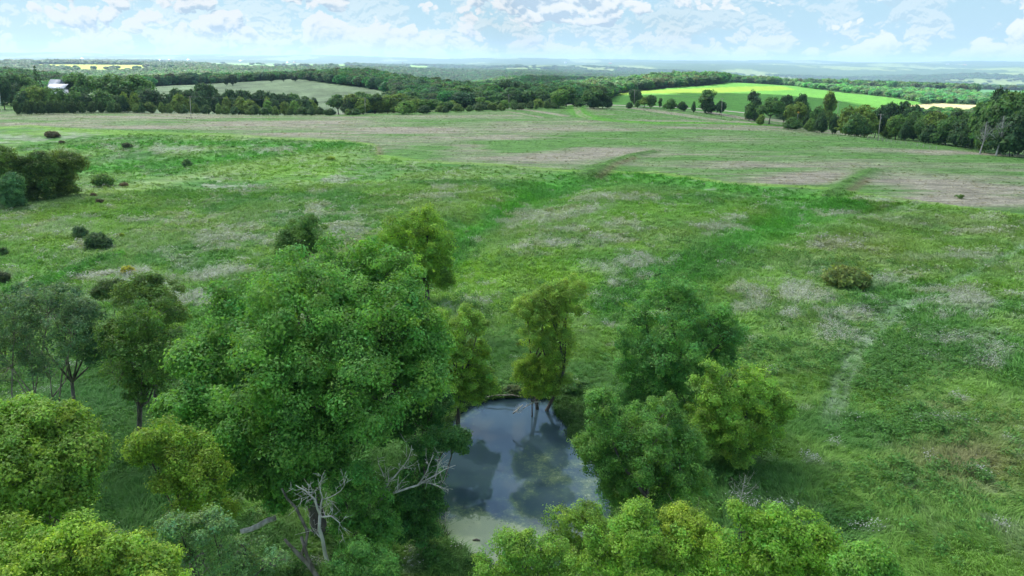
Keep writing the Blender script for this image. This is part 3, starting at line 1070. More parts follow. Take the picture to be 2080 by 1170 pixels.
mh, nth = mat_new('air')
pv_ = N(nth, 'ShaderNodeVolumePrincipled')
pv_.inputs['Color'].default_value = (.50, .74, 1.0, 1)
pv_.inputs['Density'].default_value = HAZE_DENSITY
pv_.inputs['Anisotropy'].default_value = .2
oh = N(nth, 'ShaderNodeOutputMaterial')
nth.links.new(pv_.outputs[0], oh.inputs['Volume'])
mbh = MB()
zlo, zhi = float(GZ.min()) - 1.5, max(float(GZ.max()), EYE) + 32
mbh.box((0, 0, (zlo + zhi) / 2), (43000, 43000, zhi - zlo))
hz_ = link('haze', mbh.mesh('haze', mh, smooth_=False))
tag(hz_, kind='stuff')
print('HAZE', zlo, zhi)


# ------------------------------------------------------------------ trees
def leaf_quads(P, Nn, size, asp=.62, droop=None, r=None):
    """one rhombus leaf spray per point"""
    r = r or rng
    n = len(P)
    Nn = Nn / (np.linalg.norm(Nn, axis=1)[:, None] + 1e-9)
    t = r.normal(size=(n, 3))
    t -= (t * Nn).sum(1)[:, None] * Nn
    t /= np.linalg.norm(t, axis=1)[:, None] + 1e-9
    b = np.cross(Nn, t)
    s = np.asarray(size).reshape(-1, 1) * np.ones((n, 1))
    V = np.stack([P + t * s * 1.05, P - t * s * .6 + b * s * asp, P - t * s * .6 - b * s * asp], 1).reshape(-1, 3)
    Q = np.arange(3 * n).reshape(-1, 3)
    return V, Q


def dirs(n, r):
    v = r.normal(size=(n, 3))
    return v / np.linalg.norm(v, axis=1)[:, None]


def crown_arrays(lobes, clump_r, leaf, per, r, dens=1.0, ground=None, cvar=.18, inner=.35, up=.45, flatz=.75, hang=0.0, gap=0.0):
    """lobes: (n,6) centre and radii. Leaf sprays grouped in clumps that cover the lobes."""
    lobes = np.asarray(lobes, float)
    CP, CN, CS = [], [], []
    for L in lobes:
        c, R = L[:3], L[3:]
        area = 4 * math.pi * ((R[0] * R[1]) ** 1.6 / 3 + (R[0] * R[2]) ** 1.6 / 3 + (R[1] * R[2]) ** 1.6 / 3) ** (1 / 1.6)
        n = max(4, int(dens * area / (clump_r ** 2 * 2.0)))
        d = dirs(n, r)
        low = (d[:, 2] < -.35) & (r.random(n) < .45)
        d = d[~low]
        rad = 1 - r.random(len(d)) ** 1.6 * .22 + r.normal(size=len(d)) * .05
        p = c + d * R * rad[:, None]
        CP.append(p)
        CN.append(d)
        CS.append(np.ones(len(d)))
        m = int(n * inner)
        d = dirs(m, r)
        p = c + d * R * (r.random(m) ** .5 * .7)[:, None]
        CP.append(p)
        CN.append(d)
        CS.append(np.full(m, 1.25))
    P = np.vstack(CP)
    Nn = np.vstack(CN)
    S = np.concatenate(CS)
    keep = np.ones(len(P), bool)
    for L in lobes:
        q = ((P - L[:3]) / (L[3:] * .72)) ** 2
        keep &= ~((q.sum(1) < 1) & (S == 1))
    if ground is not None:
        keep &= P[:, 2] > ground + .3
    if gap > 0:
        q_ = 2.6 * clump_r
        hole = fbm(P[:, 0] / q_ + P[:, 2] / q_ * .6 + 50, P[:, 1] / q_ - P[:, 2] / q_ * .8 + 50, 2, 2)
        keep &= (hole > gap) | (S > 1.1)
    P, Nn, S = P[keep], Nn[keep], S[keep]
    n = len(P)
    cr = clump_r * (0.65 + .7 * r.random(n)) * S
    ctone = 1 + cvar * r.normal(size=n)
    chue = r.normal(size=n) * .055
    k = np.repeat(np.arange(n), per)
    m = len(k)
    ld = dirs(m, r)
    ld[:, 2] = ld[:, 2] * flatz + .12
    # a clump bulges outwards and upwards
    out = Nn[k] * .55 + np.array([0, 0, up])
    fl = (ld * out).sum(1) < -.25
    ld[fl] = -ld[fl]
    rr = (.35 + .65 * r.random(m) ** .5) * np.where(r.random(m) < .14, 1.45, 1.0)
    LP = P[k] + ld * (cr[k] * rr)[:, None]
    LP[:, 2] -= hang * cr[k] * r.random(m)
    LN = ld * .8 + Nn[k] * .35 + np.array([0, 0, .45]) + r.normal(size=(m, 3)) * .42
    sz = leaf * (.65 + .7 * r.random(m)) * np.where(S[k] > 1, 1.35, 1)
    if ground is not None:
        ok = LP[:, 2] > ground + .1
        LP, LN, sz, k = LP[ok], LN[ok], sz[ok], k[ok]
        m = len(k)
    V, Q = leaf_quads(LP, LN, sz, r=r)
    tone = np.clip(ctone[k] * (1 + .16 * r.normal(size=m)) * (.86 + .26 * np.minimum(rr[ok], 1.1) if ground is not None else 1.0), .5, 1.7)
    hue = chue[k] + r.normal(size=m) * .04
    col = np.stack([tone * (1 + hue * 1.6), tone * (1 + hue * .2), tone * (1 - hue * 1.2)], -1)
    return V, Q, np.repeat(col, 3, 0), P


def limbs(mb, base, lobes, clumps, r, tr, seg=7, sub=5, forks=1, lean=None, thin=1.0):
    base = np.asarray(base, float)
    lobes = np.asarray(lobes, float)
    top = lobes[:, :3].mean(0)
    h = max(1.0, lobes[:, 2].max() - base[2])
    stems = []
    for f in range(forks):
        off = np.array([math.cos(f * 2.4), math.sin(f * 2.4), 0]) * tr * 1.6 * (forks > 1)
        b = base + off
        fk = b * .55 + top * .45 + np.array([off[0] * 4, off[1] * 4, 0])
        fk[2] = base[2] + h * .38
        mid = (b + fk) / 2 + r.normal(size=3) * [.15, .15, 0] * h * .08
        mb.tube([b - [0, 0, .4], b + [0, 0, .15], mid, fk], np.array([1.35, 1.05, .85, .7]) * tr / forks ** .4, seg)
        stems.append((mid, fk))
    order = np.argsort(lobes[:, 2])
    for q, li in enumerate(order):
        L = lobes[li]
        mid, fk = stems[q % forks]
        t = r.random() * .8
        s = mid * (1 - t) + fk * t if L[2] < fk[2] + .2 * h else fk
        e = L[:3] + np.array([0, 0, L[5] * .1])
        m1 = s * .5 + e * .5 + r.normal(size=3) * .06 * np.linalg.norm(e - s)
        m1[2] -= .04 * h
        mb.tube([s, m1, e], np.array([.5, .33, .16]) * tr * thin, max(4, seg - 2))
        dd = np.linalg.norm((clumps - L[:3]) / L[3:], axis=1)
        near = np.where(dd < 1.15)[0]
        if len(near):
            for c in r.choice(near, min(sub, len(near)), replace=False):
                s2 = m1 * .35 + e * .65 if r.random() < .5 else e
                p = clumps[c]
                mm = (s2 + p) / 2 + r.normal(size=3) * .08 * np.linalg.norm(p - s2)
                mb.tube([s2, mm, p], np.array([.17, .11, .04]) * tr * thin, 4)


def hero_tree(name, label, cat, ub, db, lobes_px, tint, trunk_r, clump_r, leaf, per, seed, group=None, forks=1, bark=None, dens=1.0,
              cvar=.22, inner=.35, squash=1.0, hang=0.0, rdepth=.95, thin=1.0, up=.45, sub=5, puff=1.0):
    """a tree standing at column ub, db metres away; lobes_px: (u, v, r, depth offset[, vertical factor])"""
    leaf, per = leaf * .72, int(per * 1.75)
    r = np.random.default_rng(seed)
    base = polar(ub, db)
    dep = float((base - CAM) @ _f)
    root = empty(name, base)
    L = []
    for q in lobes_px:
        u, v, rp, off = q[:4]
        vf = q[4] if len(q) > 4 else 1.0
        # the lobe is off metres in front of or behind the trunk, measured on the ground
        lo, hi = 3.0, 400.0
        D = ray(u, v)
        t = (base[1] + off) / D[1]
        c = CAM + D * t
        rad = rp * t / F * .88
        L.append([*(c - base), rad, rad * rdepth, rad * vf * squash])
    L = np.array(L)
    L0 = L
    if rp > 7 and puff > 0:
        S = []
        for q in L:
            n = max(6, int(puff * 13))
            dd = dirs(n * 2, r)
            dd = dd[dd[:, 2] > -.55][:n]
            for e in dd:
                k = r.uniform(.20, .46)
                S.append([*(q[:3] + e * q[3:] * r.uniform(.70, 1.10)), q[3] * k, q[4] * k, q[5] * k * 1.15])
            up_ = dirs(40, r)
            up_ = up_[up_[:, 2] > -.15][:max(5, int(puff * 14))]
            for e in up_:
                k = r.uniform(.11, .20)
                S.append([*(q[:3] + e * q[3:] * r.uniform(.98, 1.28)), q[3] * k, q[4] * k, q[5] * k * r.uniform(1.2, 2.2)])
        S = np.array(S)
        L = np.vstack([L * [1, 1, 1, .74, .74, .74], S])
        dens = dens * .60
        inner = inner * .6
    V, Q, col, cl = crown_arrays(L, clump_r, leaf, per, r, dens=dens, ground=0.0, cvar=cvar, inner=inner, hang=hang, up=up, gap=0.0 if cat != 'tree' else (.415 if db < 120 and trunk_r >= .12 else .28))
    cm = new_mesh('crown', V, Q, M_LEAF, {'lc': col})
    co = link('crown', cm, root)
    co.color = (*(tint if tint in (G_MAPLE, G_WILLOW, G_YEL) else tuple(min(.5, q * 1.95) for q in tint)), 1)
    mb = MB()
    limbs(mb, (0, 0, 0), L0, cl, r, trunk_r, forks=forks, thin=thin, sub=sub)
    link('trunk', mb.mesh('trunk', bark or M_BARK), root)
    if db < 62 and trunk_r > .1:
        tw = MB()
        oc = cl[r.choice(len(cl), min(len(cl), 70), replace=False)]
        for p in oc:
            q = L0[np.argmin(np.linalg.norm((L0[:, :3] - p) / L0[:, 3:], axis=1))][:3]
            e = q + (p - q) * r.uniform(1.05, 1.30)
            if e[2] < .6:
                continue
            s0 = q + (p - q) * .45
            m0 = (s0 + e) / 2 + r.normal(size=3) * .10
            tw.tube([s0, m0, e], [.026, .018, .007], 4)
            for _ in range(2):
                e2 = m0 + (e - s0) * r.uniform(.3, .6) + r.normal(size=3) * .22
                tw.tube([m0, e2], [.012, .005], 3)
        if tw.n:
            link('twigs', tw.mesh('twigs', M_LOG), root)['kind'] = 'stuff'
    tag(root, label, cat, group)
    return root


G_MAPLE = (.195, .42, .088)
G_WILLOW = (.185, .38, .085)
G_YEL = (.27, .43, .06)
G_DARK = (.042, .105, .026)
G_GREYX = (.105, .170, .085)
G_MID = (.075, .155, .036)
G_LIME = (.150, .280, .040)

HERO = []


def hero(*a, **k):
    HERO.append(hero_tree(*a, **k))
    return HERO[-1]


hero('broadleaf_tree', 'largest tree, broad rounded green crown of leafy clumps left of the pond', 'tree', 650, 43,
     [(700, 575, 80, 4), (610, 590, 75, 4), (790, 600, 75, 4), (520, 650, 85, 3), (640, 670, 110, 0), (760, 690, 110, 0), (838, 680, 62, 2), (465, 715, 72, 1), (560, 780, 110, -2.5),
      (700, 800, 110, -3), (812, 790, 80, -1), (450, 800, 68, -1), (460, 880, 85, -2.5), (560, 890, 85, -4), (650, 880, 70, -3.5), (405, 745, 45, 0), (360, 850, 40, -1), (535, 965, 55, -3), (865, 740, 45, 1), (610, 960, 45, -3),
      (470, 960, 50, -2), (585, 1010, 34, -3), (655, 950, 36, -3.5), (420, 930, 40, -1), (720, 880, 50, -2)],
     G_MAPLE, .55, .68, .135, 62, 11, dens=1.15, inner=.45, sub=7)
hero('box_elder_tree', 'yellow-green box elder tucked under the left side of the largest tree', 'tree', 400, 38,
     [(325, 890, 30, 0), (298, 915, 26, 0), (375, 915, 40, 0), (400, 970, 45, -1), (360, 985, 30, -1), (415, 1020, 32, -1), (375, 1050, 34, -.5), (420, 970, 34, -.5), (440, 1050, 30, 0), (385, 1090, 26, 0)], G_YEL, .16, .5, .11, 50, 12)
hero('box_elder_tree', 'wide yellow-green tree at the left edge, above the bottom left corner tree', 'tree', 40, 38,
     [(40, 900, 85, 1), (120, 890, 55, 1), (60, 975, 90, -1), (150, 945, 48, 0), (20, 1040, 70, -1), (175, 925, 30, 0), (135, 1010, 42, -1), (-60, 950, 100, 0), (70, 860, 40, 1.5)], (.125, .215, .034), .22, .5, .115, 60, 13)
hero('box_elder_tree', 'bright yellow-green tree crown filling the bottom left corner of the photo', 'tree', 120, 31,
     [(40, 1135, 65, 0), (150, 1115, 55, 0), (235, 1145, 60, 0), (300, 1165, 45, 0), (90, 1190, 80, -1), (210, 1215, 80, -1), (-50, 1150, 80, 0), (330, 1195, 40, -1)], (.165, .27, .038), .2, .42, .095, 70, 14)
hero('willow_tree', 'light green willow shrub with rounded top at the near shore of the pond', 'tree', 1175, 35.0,
     [(1190, 1050, 32, 0), (1150, 1070, 38, 0), (1210, 1090, 45, 0), (1150, 1110, 40, -.5), (1190, 1140, 45, -.5)], (.145, .235, .045), .12, .38, .085, 60, 15, hang=.5)
hero('broadleaf_tree', 'low bright green tree at the bottom edge, left of the other near crowns', 'tree', 1040, 30,
     [(1045, 1120, 38, 0), (1080, 1115, 35, 0), (1000, 1155, 40, 0), (1060, 1170, 60, -.5), (1120, 1165, 50, 0)], (.15, .27, .045), .12, .38, .09, 65, 16)
hero('broadleaf_tree', 'bright green tree with pale twigs at the bottom edge below the pond', 'tree', 1300, 30,
     [(1300, 1085, 48, 0), (1250, 1115, 48, 0), (1350, 1110, 45, 0), (1210, 1145, 45, 0), (1300, 1160, 70, -.5), (1380, 1160, 55, -.5), (1310, 1050, 22, .5)], (.15, .28, .04), .18, .40, .09, 68, 17)
hero('box_elder_tree', 'yellowish feathery tree at the bottom edge between two bright green crowns', 'tree', 1400, 31.5,
     [(1400, 1075, 38, 0), (1430, 1100, 36, 0), (1370, 1070, 30, 0.5), (1420, 1150, 55, 0), (1360, 1120, 40, 0)], (.18, .26, .035), .15, .38, .085, 65, 18)
hero('broadleaf_tree', 'widest of the bright green crowns along the bottom edge, below the shaded grass', 'tree', 1570, 30.5,
     [(1500, 1085, 45, 0), (1560, 1080, 48, 0), (1620, 1085, 42, 0.3), (1470, 1125, 48, 0), (1560, 1140, 70, -.5), (1650, 1120, 42, 0), (1680, 1150, 40, 0), (1500, 1170, 60, -.5), (1620, 1170, 60, -.5)], (.145, .265, .036), .2, .42, .095, 68, 19)
hero('broadleaf_tree', 'small green tree at the bottom edge, rightmost of the near crowns', 'tree', 1765, 29,
     [(1780, 1145, 32, 0), (1740, 1155, 32, 0), (1800, 1165, 36, 0), (1740, 1190, 40, 0)], (.12, .245, .045), .12, .36, .09, 60, 20)
hero('willow_tree', 'green willow with billowing crown on the right bank of the pond', 'tree', 1300, 43,
     [(1218, 825, 28, .5), (1240, 870, 40, 0), (1330, 868, 52, .5), (1200, 905, 28, 0), (1232, 930, 42, 0), (1305, 930, 78, -.5), (1375, 925, 52, 0), (1262, 990, 46, -.5), (1330, 990, 75, -.5), (1395, 980, 38, 0), (1285, 870, 38, .5), (1350, 840, 30, 1)],
     G_WILLOW, .28, .46, .10, 70, 21, forks=3, hang=.5)
hero('maple_tree', 'tall blue-green tree with domed crown beyond the right side of the pond', 'tree', 1365, 59,
     [(1350, 605, 48, .5), (1310, 640, 50, 0), (1400, 630, 48, 0), (1290, 705, 45, 0), (1360, 700, 75, -1), (1440, 660, 45, 0), (1470, 690, 38, 0), (1450, 720, 50, 0), (1300, 770, 52, 0), (1380, 780, 75, -1), (1330, 825, 55, -1), (1400, 845, 50, -.5), (1275, 820, 30, 0)],
     (.098, .215, .054), .36, .58, .125, 62, 22, sub=7)
hero('box_elder_tree', 'olive yellow-green tree just right of the pond willow, with bare twigs near its foot', 'tree', 1490, 53,
     [(1460, 790, 45, 0), (1525, 790, 48, 0), (1565, 825, 35, 0), (1440, 850, 42, 0), (1500, 860, 60, -.5), (1550, 870, 38, 0), (1460, 905, 36, 0), (1520, 905, 34, 0), (1485, 930, 30, -.3), (1430, 900, 26, 0), (1590, 830, 22, 0)], (.150, .275, .045), .2, .46, .11, 55, 23)
hero('willow_tree', 'slim pale green willow with two trunks standing at the head of the pond', 'tree', 1098, 59.5,
     [(1165, 588, 26, 0), (1135, 600, 28, 0), (1070, 625, 26, 0), (1105, 640, 38, 0), (1150, 640, 28, 0), (1095, 685, 42, 0), (1135, 690, 32, 0), (1125, 735, 32, 0), (1105, 610, 24, 0), (1132, 770, 22, 0), (1120, 790, 14, .3)],
     (.165, .320, .048), .24, .42, .10, 60, 24, forks=2, hang=.6)
hero('willow_tree', 'round bright green willow bush at the foot of the slim willow on the pond edge', 'shrub', 1078, 58.2,
     [(1080, 765, 32, 0), (1068, 745, 22, 0), (1090, 790, 24, 0), (1098, 750, 20, 0)], (.165, .30, .034), .09, .36, .09, 60, 25, hang=.3)
hero('box_elder_tree', 'slender yellow-green tree on the upper left shore of the pond, beside the largest tree', 'tree', 930, 57,
     [(945, 655, 26, 0), (972, 668, 18, 0), (925, 700, 34, 0), (955, 730, 36, 0), (970, 775, 34, 0), (915, 775, 48, 0), (990, 790, 20, 0), (890, 720, 36, 1), (890, 660, 32, 2), (930, 805, 34, 0), (958, 808, 26, 0), (900, 815, 34, 0)], (.155, .280, .045), .2, .42, .11, 55, 26)
hero('broadleaf_tree', 'dark leafy tree leaning over the left shore of the pond under the largest tree', 'tree', 860, 49,
     [(850, 790, 48, 0), (880, 835, 38, 0), (830, 850, 52, 0), (865, 870, 30, 0), (795, 870, 40, 0)], (.045, .120, .030), .2, .5, .12, 50, 27)
hero('broadleaf_tree', 'dark green tree with brighter upper branch overhanging the lower left pond shore', 'tree', 860, 39.5,
     [(900, 905, 32, .5), (925, 900, 22, .5), (860, 915, 28, .3), (855, 975, 38, 0), (820, 1010, 44, 0), (862, 1020, 38, 0), (840, 1050, 40, -.3), (862, 1080, 28, -.2), (815, 1075, 30, -.2)], (.055, .140, .036), .2, .42, .105, 58, 28)
hero('broadleaf_tree', 'small mid green tree between the two bare dead trees at the bottom', 'tree', 735, 36,
     [(735, 985, 38, 0), (750, 1030, 45, 0), (715, 1060, 40, 0), (760, 1080, 42, 0), (700, 1010, 25, 0), (735, 1130, 40, -.3)], (.080, .190, .040), .14, .42, .105, 60, 29)
hero('willow_tree', 'grey-green tangled willow at the bottom, in front of the largest tree beside fallen trunks', 'tree', 430, 32.5,
     [(365, 1078, 34, 0), (432, 1075, 36, 0), (500, 1118, 30, 0), (395, 1130, 38, 0), (480, 1150, 36, 0), (545, 1145, 30, 0), (340, 1120, 22, 0)], (.120, .205, .085), .14, .40, .095, 34, 30, hang=.3, dens=.7, inner=.1)
hero('broadleaf_tree', 'low green bush at the bottom edge beneath the small mid green tree', 'shrub', 735, 31,
     [(740, 1150, 42, 0), (700, 1165, 35, 0), (780, 1170, 30, 0)], (.09, .20, .045), .08, .38, .09, 60, 31)
hero('box_elder_tree', 'round-topped olive yellow tree standing alone above the largest tree in the meadow', 'tree', 868, 92,
     [(825, 480, 46, 0), (870, 475, 42, 0), (795, 505, 34, 0), (850, 525, 52, -1), (885, 505, 32, 0), (890, 555, 32, 0), (860, 565, 30, -.5), (835, 545, 30, -.5), (905, 575, 18, 0), (870, 445, 20, 0)], (.150, .265, .036), .35, .75, .17, 55, 32)
hero('willow_tree', 'thin-crowned dark green tree peeping over the top left of the largest tree', 'tree', 605, 83,
     [(632, 468, 26, 0), (605, 480, 26, 0), (585, 495, 20, 0), (645, 485, 18, 0), (570, 515, 18, 0), (605, 512, 26, 0), (630, 505, 22, 0), (585, 535, 22, 0)], (.070, .140, .034), .2, .55, .13, 40, 33)
hero('willow_tree', 'grey-green willow with exposed grey trunks at the left edge below the meadow', 'tree', 70, 58,
     [(30, 650, 50, 0), (100, 640, 48, 0), (-20, 690, 55, 0), (60, 700, 50, 0), (145, 680, 40, 0), (20, 750, 45, 0), (100, 745, 36, 0), (165, 640, 26, 1)], (.085, .145, .068), .2, .5, .11, 34, 34, forks=3, thin=.8, cvar=.25, inner=.12, sub=16, dens=.75, bark=M_LOG)
hero('willow_tree', 'dark grey-green tree behind the exposed grey trunks near the left edge', 'tree', 150, 68,
     [(140, 620, 34, 0), (185, 655, 34, 0), (160, 700, 38, 0), (195, 720, 30, 0), (110, 610, 28, 0), (60, 610, 28, 0)], (.060, .120, .048), .2, .5, .13, 45, 35)
hero('broadleaf_tree', 'rounded olive green tree between the grey-green willow and the largest tree', 'tree', 285, 60,
     [(300, 655, 48, 0), (250, 690, 42, 0), (335, 690, 38, 0), (290, 725, 60, -1), (250, 760, 34, 0), (320, 770, 40, 0), (280, 790, 36, 0)], (.080, .150, .036), .26, .52, .12, 50, 36)
hero('broadleaf_tree', 'olive tree with ragged top just behind the rounded olive green tree', 'tree', 315, 68,
     [(300, 595, 34, 0), (340, 605, 30, 0), (270, 610, 28, 0), (320, 640, 44, 0), (350, 650, 26, 0)], (.095, .160, .038), .22, .5, .13, 45, 37)
hero('shrub', 'dark spreading shrub in the meadow behind the olive trees on the left', 'shrub', 228, 79, [(225, 590, 22, 0, .7), (205, 597, 14, 0, .8), (245, 585, 16, 0, .8)], (.060, .105, .030), .08, .4, .12, 45, 38)
hero('broadleaf_tree', 'leftmost tall tree of the dark clump behind the spur at the left edge', 'tree', 0, 190, [(10, 335, 28, 0), (-15, 345, 28, 0), (12, 370, 28, 0), (-10, 380, 30, 0)], (.070, .125, .026), .3, 1.1, .28, 45, 39)
hero('broadleaf_tree', 'broad middle tree of the dark clump behind the spur on the left', 'tree', 75, 188, [(60, 345, 22, 0), (85, 340, 24, 0), (75, 370, 30, 0), (55, 375, 24, 0), (92, 375, 24, 0), (80, 395, 22, 0)], (.065, .115, .026), .3, 1.1, .28, 45, 40)
hero('broadleaf_tree', 'right-hand olive tree of the dark clump behind the spur on the left', 'tree', 125, 190, [(120, 335, 24, 0), (145, 340, 22, 0), (130, 365, 26, 0), (115, 385, 22, 0), (140, 385, 14, 0)], (.080, .125, .028), .3, 1.1, .28, 45, 41)
hero('broadleaf_tree', 'small rounded blue-green tree in front of the dark clump at the left edge', 'tree', 25, 181, [(25, 372, 16, 0), (22, 388, 22, 0), (32, 398, 18, 0), (18, 405, 18, 0), (30, 412, 14, 0)], (.075, .165, .065), .16, .8, .2, 45, 42)

# meadow shrubs
SHR = [(380, 333, 10, 11, (.075, .14, .045), 'small round dark bush alone on the slope of the little valley on the left'),
       (163, 475, 13, 12, (.070, .125, .050), 'smaller round dark bush of the pair in the left meadow'),
       (199, 493, 22, 15, (.060, .110, .042), 'larger dark bush of the pair in the left meadow'),
       (261, 551, 12, 8, (.26, .32, .03), 'small bright yellow bush in the meadow on the left'),
       (245, 478, 7, 5, (.20, .27, .03), 'tiny yellow-green shrub right of the dark bush pair'),
       (1719, 568, 40, 17, (.12, .165, .045), 'low wide olive bush in the right meadow'),
       (8, 512, 10, 10, (.06, .11, .035), 'dark shrub at the left edge level with the dark bush pair'),
       (4, 566, 13, 10, (.06, .085, .035), 'brownish dark shrub at the left edge above the willow'),
       (190, 397, 7, 5, (.10, .075, .04), 'brown tussock on the spur, upper of two'),
       (203, 410, 8, 6, (.075, .07, .04), 'dark brown tussock on the spur, lower of two'),
       (258, 296, 10, 5, (.06, .08, .035), 'dark tussock in the upper part of the little valley'),
       (107, 275, 12, 5, (.075, .07, .035), 'flat brown tussock just below the stubble field on the left'),
       (126, 289, 7, 3, (.09, .08, .04), 'tiny brown tussock below the flat brown one'),
       (252, 376, 9, 4, (.10, .08, .045), 'brown tussock right of the green shrub on the spur'),
       (210, 369, 18, 11, (.08, .15, .035), 'green shrub beside the dark clump behind the spur'),
       (122, 384, 11, 9, (.12, .20, .04), 'light green shrub at the foot of the dark clump of trees'),
       (38, 402, 20, 9, (.11, .19, .05), 'low light green shrub in front of the small blue-green tree'),
       (672, 322, 9, 4, (.16, .22, .03), 'small yellow-green weed clump on the crest of the spur'),
       (1950, 400, 10, 4, (.09, .16, .04), 'low green clump along the edge of the stubble on the right'),
       (1480, 770, 14, 8, (.07, .14, .045), 'leafy green clump of weeds left of the mown track'),
       (1040, 795, 16, 10, (.10, .13, .06), 'pale twiggy bush on the bank left of the slim willow'),
       (1170, 790, 26, 12, (.06, .13, .035), 'dark green bank shrub right of the slim willow'),
       (1250, 850, 26, 12, (.05, .12, .03), 'dark low shrub on the pond bank beneath the tall blue-green tree')]
for k, (u, v, ru, rv, c, lab) in enumerate(SHR):
    g0 = unproj([u], [v + rv * .8])[0]
    dd = math.hypot(g0[0], g0[1])
    uh = u
    rad = ru * dd / F
    r1 = max(.10, rad * .12)
    hero('shrub' if 'tussock' not in lab and 'weed' not in lab else 'tussock', lab, 'shrub' if 'tussock' not in lab and 'weed' not in lab else 'plant', uh, dd,
         [(u - ru * .35, v, ru * .6, 0, rv / ru * 1.5), (u + ru * .35, v + rv * .05, ru * .6, 0.2, rv / ru * 1.4), (u, v - rv * .1, ru * .6, .1, rv / ru * 1.5)], c, max(.03, rad * .05), max(.18, rad * .28), r1, 26, 300 + k)


# ---------------- shared trees for the hedges and woods
def proto_lobes(kind, r):
    L = []
    if kind == 'round':
        for _ in range(7):
            a = r.random() * 6.28
            q = r.random() ** .5 * 2.3
            L.append([math.cos(a) * q, math.sin(a) * q, 4.6 + r.random() * 3.2, 2.0 + r.random() * .8, 2.0 + r.random() * .8, 1.7 + r.random() * .7])
        L.append([0, 0, 6.2, 3.1, 3.1, 3.2])
        L.append([0, 0, 3.6, 2.8, 2.8, 2.2])
    elif kind == 'tall':
        for k in range(7):
            a = r.random() * 6.28
            q = .9 + r.random() * .9
            L.append([math.cos(a) * q, math.sin(a) * q, 2.8 + k * .95, 1.9 - k * .08, 1.9 - k * .08, 1.5])
        L.append([0, 0, 8.6, 1.4, 1.4, 1.3])
    elif kind == 'spread':
        for _ in range(9):
            a = r.random() * 6.28
            q = 1.0 + r.random() ** .5 * 2.6
            L.append([math.cos(a) * q, math.sin(a) * q, 5.6 + r.random() * 2.6 - q * .3, 1.6 + r.random() * .6, 1.6 + r.random() * .6, 1.1 + r.random() * .5])
        L.append([0, 0, 7.6, 2.4, 2.4, 1.9])
    elif kind == 'bush':
        for _ in range(8):
            a = r.random() * 6.28
            q = r.random() ** .5 * 3.0
            L.append([math.cos(a) * q, math.sin(a) * q, 2.6 + r.random() * 3.4 * (1 - q / 5), 2.2, 2.2, 2.3])
        L.append([0, 0, 5.6, 3.2, 3.2, 3.9])
    return np.array(L)


def norm_mesh(V, ref=None):
    """scale so that the crown is 1 wide and 1 tall from the ground"""
    w = max(np.percentile(V[:, 0], 99) - np.percentile(V[:, 0], 1), np.percentile(V[:, 1], 99) - np.percentile(V[:, 1], 1))
    h = np.percentile(V[:, 2], 99.7)
    return np.array([1 / w, 1 / w, 1 / h])


PROTO = {}


def make_proto(kind, seed, leaf, clump, per, mat_leaf, dens=1.0):
    r = np.random.default_rng(seed)
    if kind == 'spruce':
        P, Nn = [], []
        for lv in np.linspace(1.0, 9.6, 16):
            rad = (10 - lv) * .34 + .15
            n = int(6 + rad * 12 * (per / 10))
            a = r.random(n) * 6.28
            q = rad * (.35 + .65 * r.random(n) ** .6)
            P.append(np.stack([np.cos(a) * q, np.sin(a) * q, lv - q * .35 + r.normal(size=n) * .1], -1))
            Nn.append(np.stack([np.cos(a) * .5, np.sin(a) * .5, .8 + 0 * a], -1) + r.normal(size=(n, 3)) * .3)
        P = np.vstack(P)
        V, Q = leaf_quads(P, np.vstack(Nn), leaf * (.8 + .6 * r.random(len(P))), r=r)
        col = np.repeat(np.clip(1 + .15 * r.normal(size=(len(P), 1)), .5, 1.6) * np.ones((1, 3)), 3, 0)
        L = np.array([[0, 0, 8, .5, .5, 1.5], [0, 0, 4, 1, 1, 2]])
        cl = P[:20]
    else:
        L = proto_lobes(kind, r)
        V, Q, col, cl = crown_arrays(L, clump, leaf, per, r, dens=dens, ground=0.0 if kind == 'bush' else 1.0, inner=.35, cvar=.2)
    s = norm_mesh(V)
    cm = new_mesh('crown', V * s, Q, mat_leaf, {'lc': col})
    mb = MB()
    limbs(mb, (0, 0, 0), L, cl, r, .26 if kind != 'bush' else .12, seg=5, sub=1)
    allv = np.vstack(mb.V) * s
    mb.V = [allv]
    tm = mb.mesh('trunk', M_BARK)
    return cm, tm


for kk_, (kind, nvar) in enumerate((('round', 4), ('tall', 2), ('spread', 2), ('bush', 3), ('spruce', 1))):
    PROTO[kind] = [make_proto(kind, 500 + 20 * kk_ + q, .40, .85, 14, M_LEAF) for q in range(nvar)]


def dead_proto(seed, n=26, h=8.0, spread=2.2, r0=.2, curly=.5):
    r = np.random.default_rng(seed)
    mb = MB()
    top = np.array([r.normal() * .4, r.normal() * .4, h])
    spine = [np.array([0, 0, -.3]), np.array([0, 0, .3]), top * [.5, .5, .45] + r.normal(size=3) * [.2, .2, 0], top]
    mb.tube(spine, [r0 * 1.3, r0, r0 * .6, r0 * .15], 7)
    for q in range(n):
        t = .35 + .62 * q / n
        s = np.array([np.interp(t, [0, .45, 1], [0, spine[2][k], spine[3][k]]) for k in range(3)])
        a = q * 2.4 + r.random()
        L = spread * (1.15 - t) * (.6 + .7 * r.random())
        dv = np.array([math.cos(a), math.sin(a), .55 + .4 * r.random()])
        m = s + dv * L * .5 + r.normal(size=3) * .12 * curly
        e = s + dv * L * [1, 1, 1.15]
        br = r0 * .32 * (1.1 - t)
        mb.tube([s, m, e], [br, br * .7, br * .2], 5)
        for _ in range(3):
            k = r.random() * .6 + .3
            s2 = s * (1 - k) + e * k
            e2 = s2 + (dv * .5 + r.normal(size=3) * .6) * L * .45
            mb.tube([s2, (s2 + e2) / 2 + r.normal(size=3) * .05, e2], [br * .4, br * .28, br * .1], 4)
    return mb


